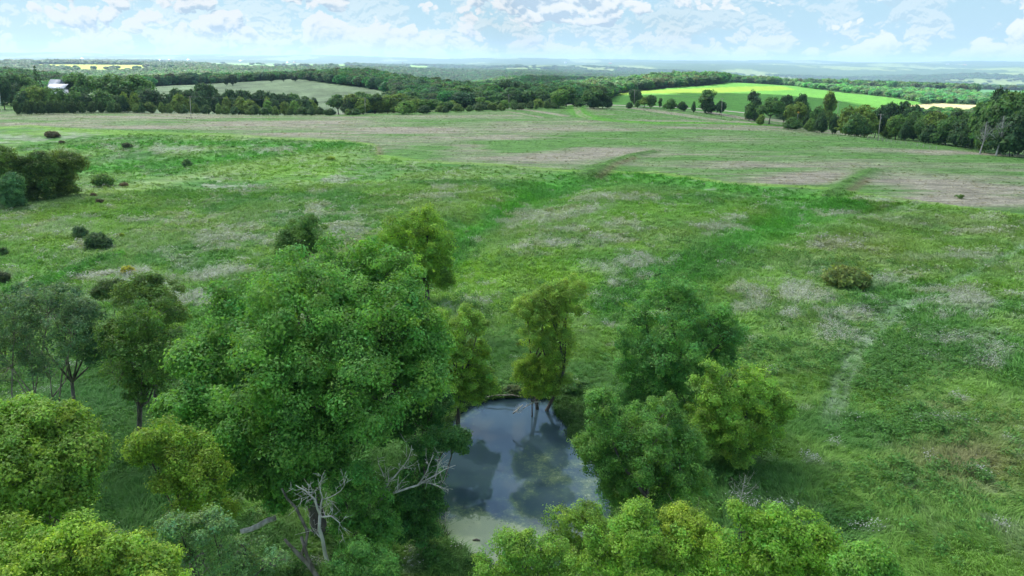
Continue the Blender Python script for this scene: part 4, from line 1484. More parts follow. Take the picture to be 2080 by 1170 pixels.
# rows of single trees: (u, v of the top, width px, distance, kind, colour)
DK, MD, LG, OL, BL = (.070, .148, .055), (.115, .235, .065), (.180, .330, .075), (.195, .300, .060), (.085, .165, .075)
ROW = [
    # around the house, far left
    (10, 155, 34, 590, 'round', DK), (32, 150, 34, 640, 'round', DK), (52, 152, 30, 660, 'round', MD), (70, 158, 30, 640, 'round', MD), (86, 134, 30, 650, 'spruce', DK), (42, 171, 34, 600, 'bush', DK), (165, 148, 62, 640, 'spread', MD),
    (150, 165, 24, 640, 'round', DK), (240, 151, 62, 560, 'spread', MD), (283, 152, 54, 565, 'spread', MD), (262, 178, 40, 548, 'bush', DK), (60, 178, 30, 540, 'bush', LG), (80, 174, 34, 535, 'bush', OL), (104, 177, 32, 535, 'bush', LG), (127, 180, 30, 537, 'bush', MD),
    (158, 184, 32, 530, 'bush', MD), (178, 187, 24, 530, 'bush', DK), (208, 182, 40, 532, 'bush', MD),
    (310, 181, 40, 540, 'round', DK), (340, 190, 30, 535, 'bush', DK), (364, 180, 28, 545, 'round', DK), (392, 182, 34, 540, 'round', DK), (425, 169, 38, 545, 'round', DK), (404, 188, 24, 530, 'bush', DK), (447, 190, 28, 535, 'bush', DK), (472, 182, 30, 540, 'spread', DK),
    (500, 183, 30, 540, 'round', DK), (528, 184, 30, 540, 'round', DK), (553, 187, 28, 535, 'round', DK), (578, 190, 26, 535, 'round', DK), (600, 190, 26, 540, 'round', MD), (620, 196, 22, 535, 'round', DK), (640, 198, 16, 530, 'tall', DK),
    (484, 200, 22, 525, 'bush', DK), (545, 203, 17, 500, 'tall', LG), (580, 206, 20, 500, 'bush', OL), (600, 204, 18, 502, 'bush', LG),
    (688, 192, 38, 510, 'spread', MD), (716, 191, 34, 500, 'round', OL), (738, 187, 36, 505, 'round', MD), (762, 190, 32, 505, 'tall', MD), (788, 193, 32, 505, 'round', OL), (812, 190, 30, 510, 'round', OL), (842, 195, 28, 512, 'round', MD), (826, 204, 40, 465, 'bush', LG),
    (863, 214, 24, 462, 'bush', DK), (862, 202, 26, 500, 'round', LG), (885, 202, 30, 505, 'round', MD), (912, 206, 24, 505, 'bush', MD), (895, 207, 18, 500, 'bush', LG),
    (945, 175, 46, 600, 'tall', MD), (925, 190, 34, 590, 'round', DK), (965, 180, 36, 610, 'round', MD), (990, 176, 40, 620, 'round', DK), (1025, 163, 48, 640, 'spread', DK), (1050, 166, 36, 640, 'round', DK), (1000, 190, 34, 590, 'round', DK), (940, 202, 24, 560, 'bush', DK),
    (1068, 170, 30, 620, 'round', DK), (1075, 185, 26, 570, 'round', MD), (1097, 181, 30, 570, 'round', MD), (1120, 176, 24, 590, 'round', DK), (1104, 192, 22, 550, 'bush', DK), (978, 197, 20, 520, 'tall', LG), (990, 205, 22, 515, 'bush', LG), (1012, 204, 22, 515, 'bush', MD), (1025, 203, 18, 515, 'bush', LG),
    (1135, 182, 34, 520, 'round', LG), (1150, 175, 34, 545, 'round', MD), (1176, 178, 32, 600, 'round', DK), (1207, 179, 42, 515, 'spread', MD), (1205, 192, 26, 512, 'bush', DK), (1224, 188, 20, 520, 'tall', DK), (1236, 196, 14, 520, 'bush', DK),
    (1290, 181, 24, 560, 'round', DK), (1308, 197, 20, 535, 'spread', OL), (1322, 193, 20, 535, 'round', MD), (1279, 207, 14, 525, 'bush', DK), (1295, 203, 10, 535, 'tall', MD), (1340, 199, 8, 545, 'tall', MD), (1362, 201, 22, 525, 'bush', MD), (1385, 206, 16, 520, 'bush', DK),
    (1408, 206, 8, 515, 'bush', DK), (1433, 182, 28, 515, 'tall', MD), (1436, 200, 26, 513, 'bush', DK), (1462, 205, 17, 510, 'round', DK),
    (1528, 184, 26, 490, 'tall', BL), (1522, 208, 20, 480, 'bush', MD), (1538, 212, 18, 478, 'bush', DK), (1562, 198, 42, 465, 'spread', MD), (1590, 193, 24, 490, 'round', BL), (1623, 191, 28, 500, 'spread', DK), (1612, 208, 36, 440, 'round', OL), (1545, 232, 14, 440, 'bush', OL),
    (1608, 238, 32, 415, 'bush', MD), (1640, 224, 18, 450, 'bush', DK), (1655, 215, 22, 430, 'tall', MD), (1664, 228, 22, 410, 'bush', DK), (1678, 186, 24, 500, 'tall', OL), (1690, 230, 16, 405, 'bush', DK), (1645, 241, 20, 420, 'bush', LG),
    (1716, 217, 40, 402, 'bush', OL), (1748, 213, 46, 404, 'bush', OL), (1776, 222, 28, 415, 'round', DK), (1735, 232, 40, 395, 'bush', MD), (1800, 208, 34, 470, 'round', DK), (1825, 206, 38, 480, 'spread', DK), (1844, 213, 30, 470, 'round', DK), (1800, 240, 22, 430, 'bush', MD),
    (1818, 233, 30, 400, 'round', LG), (1836, 246, 20, 392, 'bush', DK), (1850, 225, 34, 440, 'bush', MD), (1846, 236, 30, 420, 'bush', DK), (1875, 234, 34, 395, 'round', MD), (1895, 227, 38, 390, 'round', OL), (1920, 236, 34, 380, 'round', MD), (1938, 222, 30, 385, 'tall', DK), (1960, 228, 36, 375, 'round', MD),
    (1905, 246, 40, 375, 'bush', MD), (1945, 246, 44, 368, 'bush', DK), (1885, 252, 30, 375, 'bush', DK),
    (1988, 206, 50, 350, 'round', MD), (2012, 180, 36, 400, 'round', DK), (2030, 188, 70, 335, 'round', MD), (2068, 183, 60, 345, 'round', MD), (2000, 232, 44, 335, 'bush', MD), (2050, 230, 60, 320, 'bush', DK), (2090, 195, 60, 320, 'round', DK), (1970, 240, 34, 355, 'bush', DK),
]
rr = np.random.default_rng(77)
# hedge line and bright bushes along the road
for u in (36, 60, 74, 88, 104, 120, 134, 150, 168, 190, 207):
    ROW.append((u, 204 + (u > 140) * 1.5, 15 if u not in (207, 36) else 10, 512, 'bush', (.075, .14, .04)))
for u in (228, 240, 278, 290, 305, 330, 345, 364, 375, 398, 420, 446, 458, 478, 512, 520, 538, 560, 590, 615, 632, 650, 664, 673, 707, 722, 905, 930, 955, 975, 1045, 1060, 1078, 1090, 1110, 1122, 895, 1000, 1018):
    vb = np.interp(u, [0, 400, 600, 760, 900, 1040, 1180], [212, 219, 227, 231, 223, 216, 212])
    dd = np.interp(u, [0, 400, 600, 760, 900, 1040, 1180], [520, 500, 480, 455, 470, 490, 515])
    ROW.append((u, vb - 6 - rr.random() * 5, 10 + rr.random() * 10, dd + rr.random() * 8, 'bush', [(.16, .26, .065), (.11, .20, .065), (.17, .28, .07), (.09, .18, .06)][rr.integers(4)]))

for q in range(64):
    u = [rr.uniform(290, 680), rr.uniform(680, 1180), rr.uniform(1800, 1990), rr.uniform(30, 300)][q % 4]
    base_d = float(np.interp(u, [0, 400, 600, 760, 900, 1040, 1180, 1800, 1990], [540, 528, 515, 492, 505, 520, 545, 420, 365]))
    vt_ = float(np.interp(u, [0, 300, 640, 700, 1000, 1180, 1800, 1990], [186, 194, 204, 204, 202, 198, 236, 246])) + rr.uniform(-6, 7)
    ROW.append((u, vt_, rr.uniform(14, 34), base_d + rr.uniform(-4, 12), 'bush', [DK, MD, DK, OL][rr.integers(4)]))

LAND = [(-60, 'the left edge'), (122, 'the white-roofed farm shed'), (388, 'the leaning utility pole'), (742, 'the wooded-hill pole'), (1034, 'the pole above the field crest'),
        (1176, 'the field track'), (1289, 'the pole by the crop field'), (1467, 'the pole beside the gravel road'), (1617, 'the yellow road sign'), (1785, 'the tall pole at the field edge'), (2025, 'the two bare grey trees')]
WORDN = ['first', 'second', 'third', 'fourth', 'fifth', 'sixth', 'seventh', 'eighth', 'ninth', 'tenth', 'eleventh', 'twelfth', 'thirteenth', 'fourteenth', 'fifteenth', 'sixteenth', 'seventeenth', 'eighteenth']
FORMW = {'round': 'round-crowned tree', 'tall': 'narrow tree', 'spread': 'wide open-crowned tree', 'bush': 'rounded bush', 'spruce': 'pointed spruce'}


def colword(c):
    if c[1] < .17:
        return 'dark green'
    if c[0] / c[1] > .62:
        return 'olive yellow'
    return 'light green' if c[1] > .25 else 'mid green'


def place_copy(proto, name, loc, w, h, rz, tint):
    root = empty(name, loc)
    cm, tm = proto
    for nm, me_ in (('crown', cm), ('trunk', tm)):
        o = link(nm, me_, root)
        o.scale = (w, w, h)
        o.rotation_euler = (0, 0, rz)
        o.color = (*tint, 1)
    return root


rowinfo = {}
items = []
for k, (u, vt, w, d, kind, c) in enumerate(ROW):
    b = polar(u, d)
    D = ray(u, vt)
    t = d / math.hypot(D[0], D[1])
    ztop = EYE + D[2] * t
    h = max(1.2, ztop - b[2])
    wid = w * t / F * 1.12
    name = 'spruce_tree' if kind == 'spruce' else ('bush' if kind == 'bush' else 'tree')
    j = min(range(len(LAND)), key=lambda q: abs(LAND[q][0] - u))
    side = 'left of' if u < LAND[j][0] else 'right of'
    small = 'low ' if h < 4.5 else ''
    look = small + colword(c) + ' ' + FORMW[kind]
    items.append((look, j, side, abs(LAND[j][0] - u), k, b, wid, h, kind, c, name))
cnt = {}
for it in sorted(items, key=lambda q: (q[0], q[1], q[2], q[3])):
    look, j, side, _, k, b, wid, h, kind, c, name = it
    n = cnt.get((look, j, side), 0)
    cnt[(look, j, side)] = n + 1
    pr = PROTO[kind][k % len(PROTO[kind])]
    tint = tuple(x * (1 + .10 * math.sin(k * 2.3)) for x in c)
    o = place_copy(pr, name, b, wid, h, k * 1.7, tint)
    dirw = 'counting leftwards' if side == 'left of' else 'counting rightwards'
    tag(o, f'{look}, {WORDN[min(n, 17)]} {side} {LAND[j][1]}', 'bush' if name == 'bush' else 'tree', 'trees and bushes along the far side of the stubble field')

# single trees standing on the pale hill
for k, (u, vt, w, dd, lab) in enumerate([(552, 149, 16, 1075, 'leftmost lone round tree on top of the pale green hill'), (576, 150, 13, 1080, 'narrow lone tree on the pale hill, second from the left'), (599, 155, 12, 1060, 'smallest lone tree on top of the pale green hill'),
                                         (628, 154, 17, 1050, 'rightmost lone round tree on the pale green hill'), (473, 152, 20, 1040, 'rounded tree at the left shoulder of the pale green hill'), (460, 158, 9, 1040, 'small bush left of the rounded tree on the hill shoulder')]):
    b = polar(u, dd)
    D = ray(u, vt)
    t = dd / math.hypot(D[0], D[1])
    o = place_copy(PROTO['round'][k % 4], 'tree', b, w * t / F * 1.1, max(5, EYE + D[2] * t - b[2]), k * 2.1, (.05, .10, .035))
    tag(o, lab, 'tree', 'lone trees on the pale hill')

# ---------------- woods: nearest trees single, the rest as one mass
fx = rng.random(400000)
cand_d = np.sqrt(fx * (2400 ** 2 - 430 ** 2) + 430 ** 2)
cand_a = np.radians(rng.uniform(-43, 43, 400000))
cx, cyy = np.sin(cand_a) * cand_d, np.cos(cand_a) * cand_d


def thin(x, y, cell_fn):
    """keep about one point per cell"""
    d = np.hypot(x, y)
    c = cell_fn(d)
    key = {}
    keep = []
    kx = np.floor(x / c).astype(int)
    ky = np.floor(y / c).astype(int)
    kc = (c * 10).astype(int)
    code = (kx * 73856093) ^ (ky * 19349663) ^ (kc * 83492791)
    _, idx = np.unique(code, return_index=True)
    return idx


idx = thin(cx, cyy, lambda d: np.where(d < 1000, 7.5, np.where(d < 1600, 9.5, 13.0)))
cx, cyy = cx[idx], cyy[idx]
cv = cover(cx, cyy)
ok = cv['forest']
cx, cyy = cx[ok], cyy[ok]
cz, cdist, cu, cvv = (cv[q][ok] for q in ('z', 'd', 'u', 'v'))
# how much of each tree is in sight, roughly: compare its top with the highest thing in front
order = np.argsort(cdist)
hts = 7.5 + 7.5 * fbm(cx / 120, cyy / 120, 2, 2) + rng.normal(size=len(cx)) * 1.6
scrub = (cu > 1590) & (cdist > 780) & (cdist < 1400) & (cvv > 168)
hts = np.where(scrub, hts * .55, hts)
hts = np.where((cu > 1500) & (cdist < 780), hts * .45, hts)
hts = np.clip(hts, 3, 20)
wid = hts * rng.uniform(.75, 1.05, len(cx)) + 1.5
hor = np.full(2400, 1e9)
row_v = {}
for (u, vt, w, d, kind, c) in ROW:
    a, b_ = int(max(0, u - w / 2 + 100)), int(min(2399, u + w / 2 + 100))
    if b_ > a:
        row_v.setdefault('x', []).append((d, a, b_, vt))
vis = np.zeros(len(cx))
evts = sorted([(d, 0, q) for q, d in enumerate(cdist)] + [(e[0], 1, q) for q, e in enumerate(row_v['x'])])
tu, tv = project(cx, cyy, cz + hts)
pxw = wid * F / cdist
for d, typ, q in evts:
    if typ == 1:
        _, a, b_, vt = row_v['x'][q]
        hor[a:b_] = np.minimum(hor[a:b_], vt)
    else:
        a, b_ = int(max(0, tu[q] - pxw[q] / 2 + 100)), int(min(2399, tu[q] + pxw[q] / 2 + 100))
        if b_ - a < 1:
            continue
        h0 = np.median(hor[a:b_])
        if 0 <= tu[q] <= PW:
            vis[q] = max(0, min(h0 - tv[q], 40)) * (b_ - a)
        hor[a:b_] = np.minimum(hor[a:b_], tv[q] + .12 * pxw[q])
pick = np.argsort(-vis)[:max(0, 290 - 6 - sum(1 for q in ROW if q[4] != 'bush'))]
pick = pick[vis[pick] > 0]
base_t = np.stack([.055 + .05 * rng.random(len(cx)) ** 2, .125 + .11 * rng.random(len(cx)) ** 1.5, .045 + .025 * rng.random(len(cx))], -1) * (.95 + .6 * fbm(cx / 90, cyy / 90, 5, 2))[:, None]
base_t = np.where(scrub[:, None], base_t * [1.4, 1.45, 1.7], base_t)
zone_u = [(-999, 330, 'of the woods behind the farm shed', 'trees of the woods behind the farm'),
          (330, 960, 'of the wooded hill', 'trees of the wooded hill'),
          (960, 1230, 'of the valley wood', 'trees of the valley wood'),
          (1230, 1520, 'of the wood above the crop field', 'trees of the wood above the crop field'),
          (1520, 3000, 'of the scrub woods', 'trees of the scrub woods')]
seen_l = {}
for q in sorted(pick, key=lambda e: tu[e]):
    nm = PROTO['round'] + PROTO['tall'][:1]
    o = place_copy(nm[q % len(nm)], 'tree', (cx[q], cyy[q], cz[q]), wid[q], hts[q], q * 1.3, tuple(base_t[q]))
    for z0, z1, lab, grp in zone_u:
        if z0 <= tu[q] < z1:
            band = 'near' if cdist[q] < 750 else ('middle' if cdist[q] < 1000 else 'far')
            sz_ = 'small' if pxw[q] < 13 else ('medium' if pxw[q] < 22 else 'large')
            key = f'{sz_} {colword(base_t[q])} crown, {band} side {lab}'
            k = seen_l.get(key, 0)
            seen_l[key] = k + 1
            tag(o, key + (f', {WORDN[k]} from left' if k < 18 else ', right end'), 'tree', grp)
rest = np.ones(len(cx), bool)
rest[pick] = False

# far trees
n = 260000
fd = np.sqrt(rng.random(n) * (6500 ** 2 - 2400 ** 2) + 2400 ** 2)
fa = np.radians(rng.uniform(-40, 40, n))
fx_, fy_ = np.sin(fa) * fd, np.cos(fa) * fd
idx = thin(fx_, fy_, lambda d: np.where(d < 3500, 20.0, 34.0))
fx_, fy_ = fx_[idx], fy_[idx]
cf = cover(fx_, fy_)
ok = cf['forest'] | (cf['farf'] & (rng.random(len(fx_)) < .06))
fx_, fy_ = fx_[ok], fy_[ok]
fdist = cf['d'][ok]
fz = cf['z'][ok]
fh = np.where(fdist < 3500, 13, 16) * rng.uniform(.7, 1.2, len(fx_))
fw = np.where(fdist < 3500, 20, 34) * rng.uniform(.8, 1.2, len(fx_))
ft = np.stack([.055 + .06 * rng.random(len(fx_)) ** 2, .125 + .09 * rng.random(len(fx_)), .045 + .02 * rng.random(len(fx_))], -1)


def instancer(name, pts, scale, rot, tint, sources, pick_index, kind='stuff', mat=None):
    """points that carry scale, rotation, tint and a choice of shape; geometry nodes put the shapes there"""
    n = len(pts)
    me = bpy.data.meshes.new(name)
    me.vertices.add(n)
    me.vertices.foreach_set('co', np.asarray(pts, np.float32).ravel())
    for an, typ, arr, key in (('iscale', 'FLOAT_VECTOR', scale, 'vector'), ('irot', 'FLOAT_VECTOR', rot, 'vector')):
        a = me.attributes.new(an, typ, 'POINT')
        a.data.foreach_set(key, np.asarray(arr, np.float32).ravel())
    a = me.attributes.new('tint', 'FLOAT_COLOR', 'POINT')
    a.data.foreach_set('color', np.hstack([tint, np.ones((n, 1))]).astype(np.float32).ravel())
    a = me.attributes.new('pick', 'INT', 'POINT')
    a.data.foreach_set('value', np.asarray(pick_index, np.int32))
    o = link(name, me)
    tag(o, kind=kind)
    ng = bpy.data.node_groups.new(name + '_nodes', 'GeometryNodeTree')
    ng.interface.new_socket('Geometry', in_out='INPUT', socket_type='NodeSocketGeometry')
    ng.interface.new_socket('Geometry', in_out='OUTPUT', socket_type='NodeSocketGeometry')
    gi = ng.nodes.new('NodeGroupInput')
    go = ng.nodes.new('NodeGroupOutput')

    def named(an, dt):
        q = ng.nodes.new('GeometryNodeInputNamedAttribute')
        q.data_type = dt
        q.inputs[0].default_value = an
        return q.outputs[0]
    sc_, rt, pk = named('iscale', 'FLOAT_VECTOR'), named('irot', 'FLOAT_VECTOR'), named('pick', 'INT')
    e2r = ng.nodes.new('FunctionNodeEulerToRotation')
    ng.links.new(rt, e2r.inputs[0])
    join = ng.nodes.new('GeometryNodeJoinGeometry')
    for q, src in enumerate(sources):
        oi = ng.nodes.new('GeometryNodeObjectInfo')
        oi.inputs['Object'].default_value = src
        oi.inputs['As Instance'].default_value = True
        cmpn = ng.nodes.new('FunctionNodeCompare')
        cmpn.data_type = 'INT'
        cmpn.operation = 'EQUAL'
        ints = [s for s in cmpn.inputs if s.type == 'INT']
        ng.links.new(pk, ints[0])
        ints[1].default_value = q
        iop = ng.nodes.new('GeometryNodeInstanceOnPoints')
        ng.links.new(gi.outputs[0], iop.inputs['Points'])
        ng.links.new(cmpn.outputs[0], iop.inputs['Selection'])
        ng.links.new(oi.outputs['Geometry'], iop.inputs['Instance'])
        ng.links.new(e2r.outputs[0], iop.inputs['Rotation'])
        ng.links.new(sc_, iop.inputs['Scale'])
        ng.links.new(iop.outputs[0], join.inputs[0])
    ng.links.new(join.outputs[0], go.inputs[0])
    md = o.modifiers.new('scatter', 'NODES')
    md.node_group = ng
    return o


def src_obj(name, me):
    return bpy.data.objects.new(name, me)      # never linked to the scene


far_src = []
for q, kind in enumerate(('round', 'round', 'round', 'spread', 'bush')):
    r = np.random.default_rng(900 + q)
    L = proto_lobes(kind, r)
    V_, Q_, col_, cl_ = crown_arrays(L, 1.25, .75, 9, r, dens=.9, ground=.2, inner=.3, cvar=.2)
    s_ = norm_mesh(V_)
    far_src.append(src_obj('wood_tree', new_mesh('wood_tree', V_ * s_, Q_, M_LEAF_I, {'lc': col_})))


def rz_only(n):
    return np.stack([np.zeros(n), np.zeros(n), rng.uniform(0, 6.28, n)], -1)


rx_, ry_, rzz = cx[rest], cyy[rest], cz[rest]
instancer('woodland', np.stack([rx_, ry_, rzz], -1), np.stack([wid[rest] * 1.15, wid[rest] * 1.15, hts[rest]], -1), rz_only(rest.sum()), base_t[rest], far_src, rng.integers(0, 5, rest.sum()))
instancer('distant_woodland', np.stack([fx_, fy_, fz], -1), np.stack([fw, fw, fh], -1), rz_only(len(fx_)), ft, far_src, rng.integers(0, 5, len(fx_)))
print('POLYS', sum(len(m.polygons) for m in bpy.data.meshes), len(pick) + len(ROW) + 6, 'woodland', rest.sum(), 'far', len(fx_))


# ------------------------------------------------------------------ grass, weeds, flowers
def tuft_mesh(name, blades, h, w, lean, spread, r, segs=2):
    V, Q = [], []
    C = []
    for b in range(blades):
        a = r.random() * 6.28
        base = np.array([math.cos(a), math.sin(a), 0]) * spread * r.random() ** .5
        ln = lean * (.5 + r.random())
        dv = np.array([1, 0, 0]) * ln + np.array([r.normal(), r.normal(), 0]) * .28
        hh = h * (.6 + .6 * r.random())
        side = np.array([-math.sin(a), math.cos(a), 0]) * w * (.7 + .6 * r.random())
        p0 = base
        p1 = base + dv * hh * .35 + np.array([0, 0, hh * .62])
        p2 = base + dv * hh * .95 + np.array([0, 0, hh * (.95 - .35 * min(ln, 1.2))])
        i = len(V)
        V += [p0 - side, p0 + side, p1 + side * .8, p1 - side * .8, p2]
        Q.append((i, i + 1, i + 2, i + 3))
        Q.append((i + 3, i + 2, i + 4, i + 4))
        t = .88 + .24 * r.random()
        C += [(t * .8, t * .8, t * .8)] * 2 + [(t, t, t)] * 2 + [(t * 1.12, t * 1.08, t)]
    V = np.array(V)
    Qd = np.array([q for q in Q if q[2] != q[3]])
    Td = np.array([q[:3] for q in Q if q[2] == q[3]])
    return new_mesh(name, V, [Qd, Td], M_GRASS, {'lc': np.array(C)})


r = np.random.default_rng(55)
near_tufts = [src_obj('tuft', tuft_mesh('tuft', 18, .75, .030, .9, .48, r)) for _ in range(3)]
mid_tufts = [src_obj('tuft', tuft_mesh('tuft', 15, .85, .075, .8, .85, r)) for _ in range(3)]


def leafy_mesh(name, n, h, rad, leaf, r):
    P = np.stack([r.normal(size=n) * rad * .5, r.normal(size=n) * rad * .5, h * (.35 + .65 * r.random(n) ** .6)], -1)
    P[:, 2] *= np.clip(1.15 - (np.hypot(P[:, 0], P[:, 1]) / rad) ** 2 * .6, .3, 1.2)
    Nn = np.stack([P[:, 0] * .6, P[:, 1] * .6, 0 * P[:, 0] + .8], -1) + r.normal(size=(n, 3)) * .4
    V, Q = leaf_quads(P, Nn, leaf * (.7 + .6 * r.random(n)), r=r)
    col = np.repeat(np.clip(1 + .2 * r.normal(size=(n, 1)), .5, 1.6) * np.ones((1, 3)), 3, 0)
    return new_mesh(name, V, Q, M_GRASS, {'lc': col})


forb_src = [src_obj('forb', leafy_mesh('forb', 46, .85, .6, .11, r)) for _ in range(3)]


def flower_mesh(name, n, rad, leaf, r):
    P = np.stack([r.normal(size=n) * rad * .6, r.normal(size=n) * rad * .6, .55 + .4 * r.random(n)], -1)
    V, Q = leaf_quads(P, np.array([[0, 0, 1.0]]) + r.normal(size=(n, 3)) * .3, leaf * (.7 + .6 * r.random(n)), asp=.9, r=r)
    col = np.repeat(np.clip(1 + .12 * r.normal(size=(n, 1)), .5, 1.4) * np.ones((1, 3)), 3, 0)
    return new_mesh(name, V, Q, M_GRASS, {'lc': col})


flower_near = [src_obj('flower_head', flower_mesh('flower_head', 12, .5, .05, r)) for _ in range(2)]
flower_mid = [src_obj('flower_head', flower_mesh('flower_head', 12, .9, .12, r)) for _ in range(2)]


def sample_ring(n, d0, d1, half=41):
    d = np.sqrt(rng.random(n) * (d1 ** 2 - d0 ** 2) + d0 ** 2)
    a = np.radians(rng.uniform(-half, half, n))
    return np.sin(a) * d, np.cos(a) * d


def grass_field(name, n, d0, d1, srcs, s0, s1, cond, tintmul=1.0, tilt=.25, half=41, tintfix=None, lift=0.0, flow=True, hz=1.0):
    x, y = sample_ring(n, d0, d1, half)
    c = cover(x, y)
    pd = polydist(x, y, pond_xy, True)
    k = cond(c, x, y, pd) & ~(inpoly(x, y, pond_xy) | (pd < .3))
    x, y = x[k], y[k]
    m = len(x)
    s = rng.uniform(s0, s1, m)
    tint = c['C'][k] * tintmul
    if tintfix is not None:
        tint = tint * (1 - tintfix[3]) + np.array(tintfix[:3]) * tintfix[3]
    tint = tint * rng.uniform(.88, 1.14, (m, 1))
    ang = fbm(x / 11, y / 11, 2, 3) * 14 + rng.normal(size=m) * .45 if flow else rng.uniform(0, 6.28, m)
    rot = np.stack([rng.normal(size=m) * .15, rng.normal(size=m) * tilt, ang], -1)
    z = c['z'][k] - .04 + lift
    hs = hz * s * (1 + .5 * c['lush'][k]) * (1 - .88 * c['track'][k])
    instancer(name, np.stack([x, y, z], -1), np.stack([s, s, hs], -1), rot, tint, srcs, rng.integers(0, len(srcs), m))
    return m


ng1 = grass_field('meadow_grass', 95000, 12, 85, near_tufts, .55, 1.15, lambda c, x, y, pd: (np.abs(c['u'] - 1040) < 1250) & (c['v'] < 1400), 1.45, hz=.85, half=62)
ng2 = grass_field('meadow_grass', 90000, 80, 190, mid_tufts, .55, 1.1, lambda c, x, y, pd: (c['meadow']) & (rng.random(len(x)) < .35 + .65 * np.clip(c['n1'] * 1.6 - .3 + c['lush'], 0, 1)), 1.5, hz=.8)
ng3 = grass_field('meadow_grass', 50000, 185, 360, mid_tufts, .7, 1.2, lambda c, x, y, pd: (c['meadow']) & (rng.random(len(x)) < .25 + .75 * np.clip(c['n1'] * 2 - .7 + c['lush'], 0, 1)), 1.35, hz=.62)
ng7 = grass_field('field_stubble', 60000, 185, 520, mid_tufts, .7, 1.2, lambda c, x, y, pd: c['infield'] & (rng.random(len(x)) < .2 + c['n2']), 1.5, tilt=.08, hz=.20, half=38)
ng4 = grass_field('leafy_weeds', 60000, 22, 130, forb_src, .7, 1.35, lambda c, x, y, pd: c['meadow'] & (c['track'] < .3) & (rng.random(len(x)) < c['forb'] * 1.1 + .05 * (c['n1'] > .5) + .22 * c['lush']), 1.0, .1, tintfix=(.10, .28, .05, .75), flow=False)
ng5 = grass_field('meadow_flowers', 70000, 30, 120, flower_near, .7, 1.25, lambda c, x, y, pd: c['meadow'] & (rng.random(len(x)) < c['pale'] * 1.0 * (.3 + 1.6 * np.clip(c['n2'] * 2 - .6, 0, 1)) - .10), 1.0, .1, tintfix=(.60, .60, .57, .92), flow=False)
ng6 = grass_field('meadow_flowers', 70000, 118, 340, flower_mid, .7, 1.2, lambda c, x, y, pd: c['meadow'] & (rng.random(len(x)) < c['pale'] * .6 - .10), 1.0, .1, tintfix=(.54, .54, .50, .9), flow=False)
# sedges in the shallow water and round the shore
x, y = sample_ring(60000, 30, 70, 20)
c = cover(x, y)
pd = polydist(x, y, pond_xy, True)
ins_ = inpoly(x, y, pond_xy)
uu, vv = project(x, y, np.full(len(x), POND_Z))
reed = (ins_ & (pd < 2.2) & ((uu > 1130) & (vv < 890))) | ((~ins_) & (pd < 1.5))
reed &= rng.random(len(x)) < np.where(vv > 1040, .2, .5)
x, y = x[reed], y[reed]
m = len(x)
s_ = rng.uniform(.5, .95, m)
instancer('shore_sedge', np.stack([x, y, np.maximum(c['z'][reed], POND_Z - .1)], -1), np.stack([s_, s_, s_ * 1.25], -1), np.stack([rng.normal(size=m) * .1, rng.normal(size=m) * .12, rng.uniform(0, 6.28, m)], -1),
          np.tile([.085, .20, .045], (m, 1)) * rng.uniform(.7, 1.3, (m, 1)), near_tufts, rng.integers(0, 3, m))
print('GRASS', ng1, ng2, ng3, ng4, ng5, ng6)


# ------------------------------------------------------------------ dead wood, poles, buildings, small things
M_WHITE = plain_mat('white_paint', (.78, .79, .80), .5)
M_METAL = plain_mat('galvanised_roof', (.52, .54, .57), .35, .3)
M_SLATE = plain_mat('blue_grey_roof', (.24, .28, .34), .6)
M_WALLG = plain_mat('grey_boards', (.30, .33, .38), .7)
M_RED = plain_mat('red_barn_paint', (.35, .07, .05), .7)
M_YSIGN = plain_mat('yellow_sign_paint', (.85, .50, .03), .5, var=.05)
M_GLASS = plain_mat('dark_window_glass', (.03, .035, .04), .15)
M_CONC = plain_mat('silo_concrete', (.22, .24, .26), .8)
M_CER = plain_mat('insulator', (.45, .45, .42), .3)


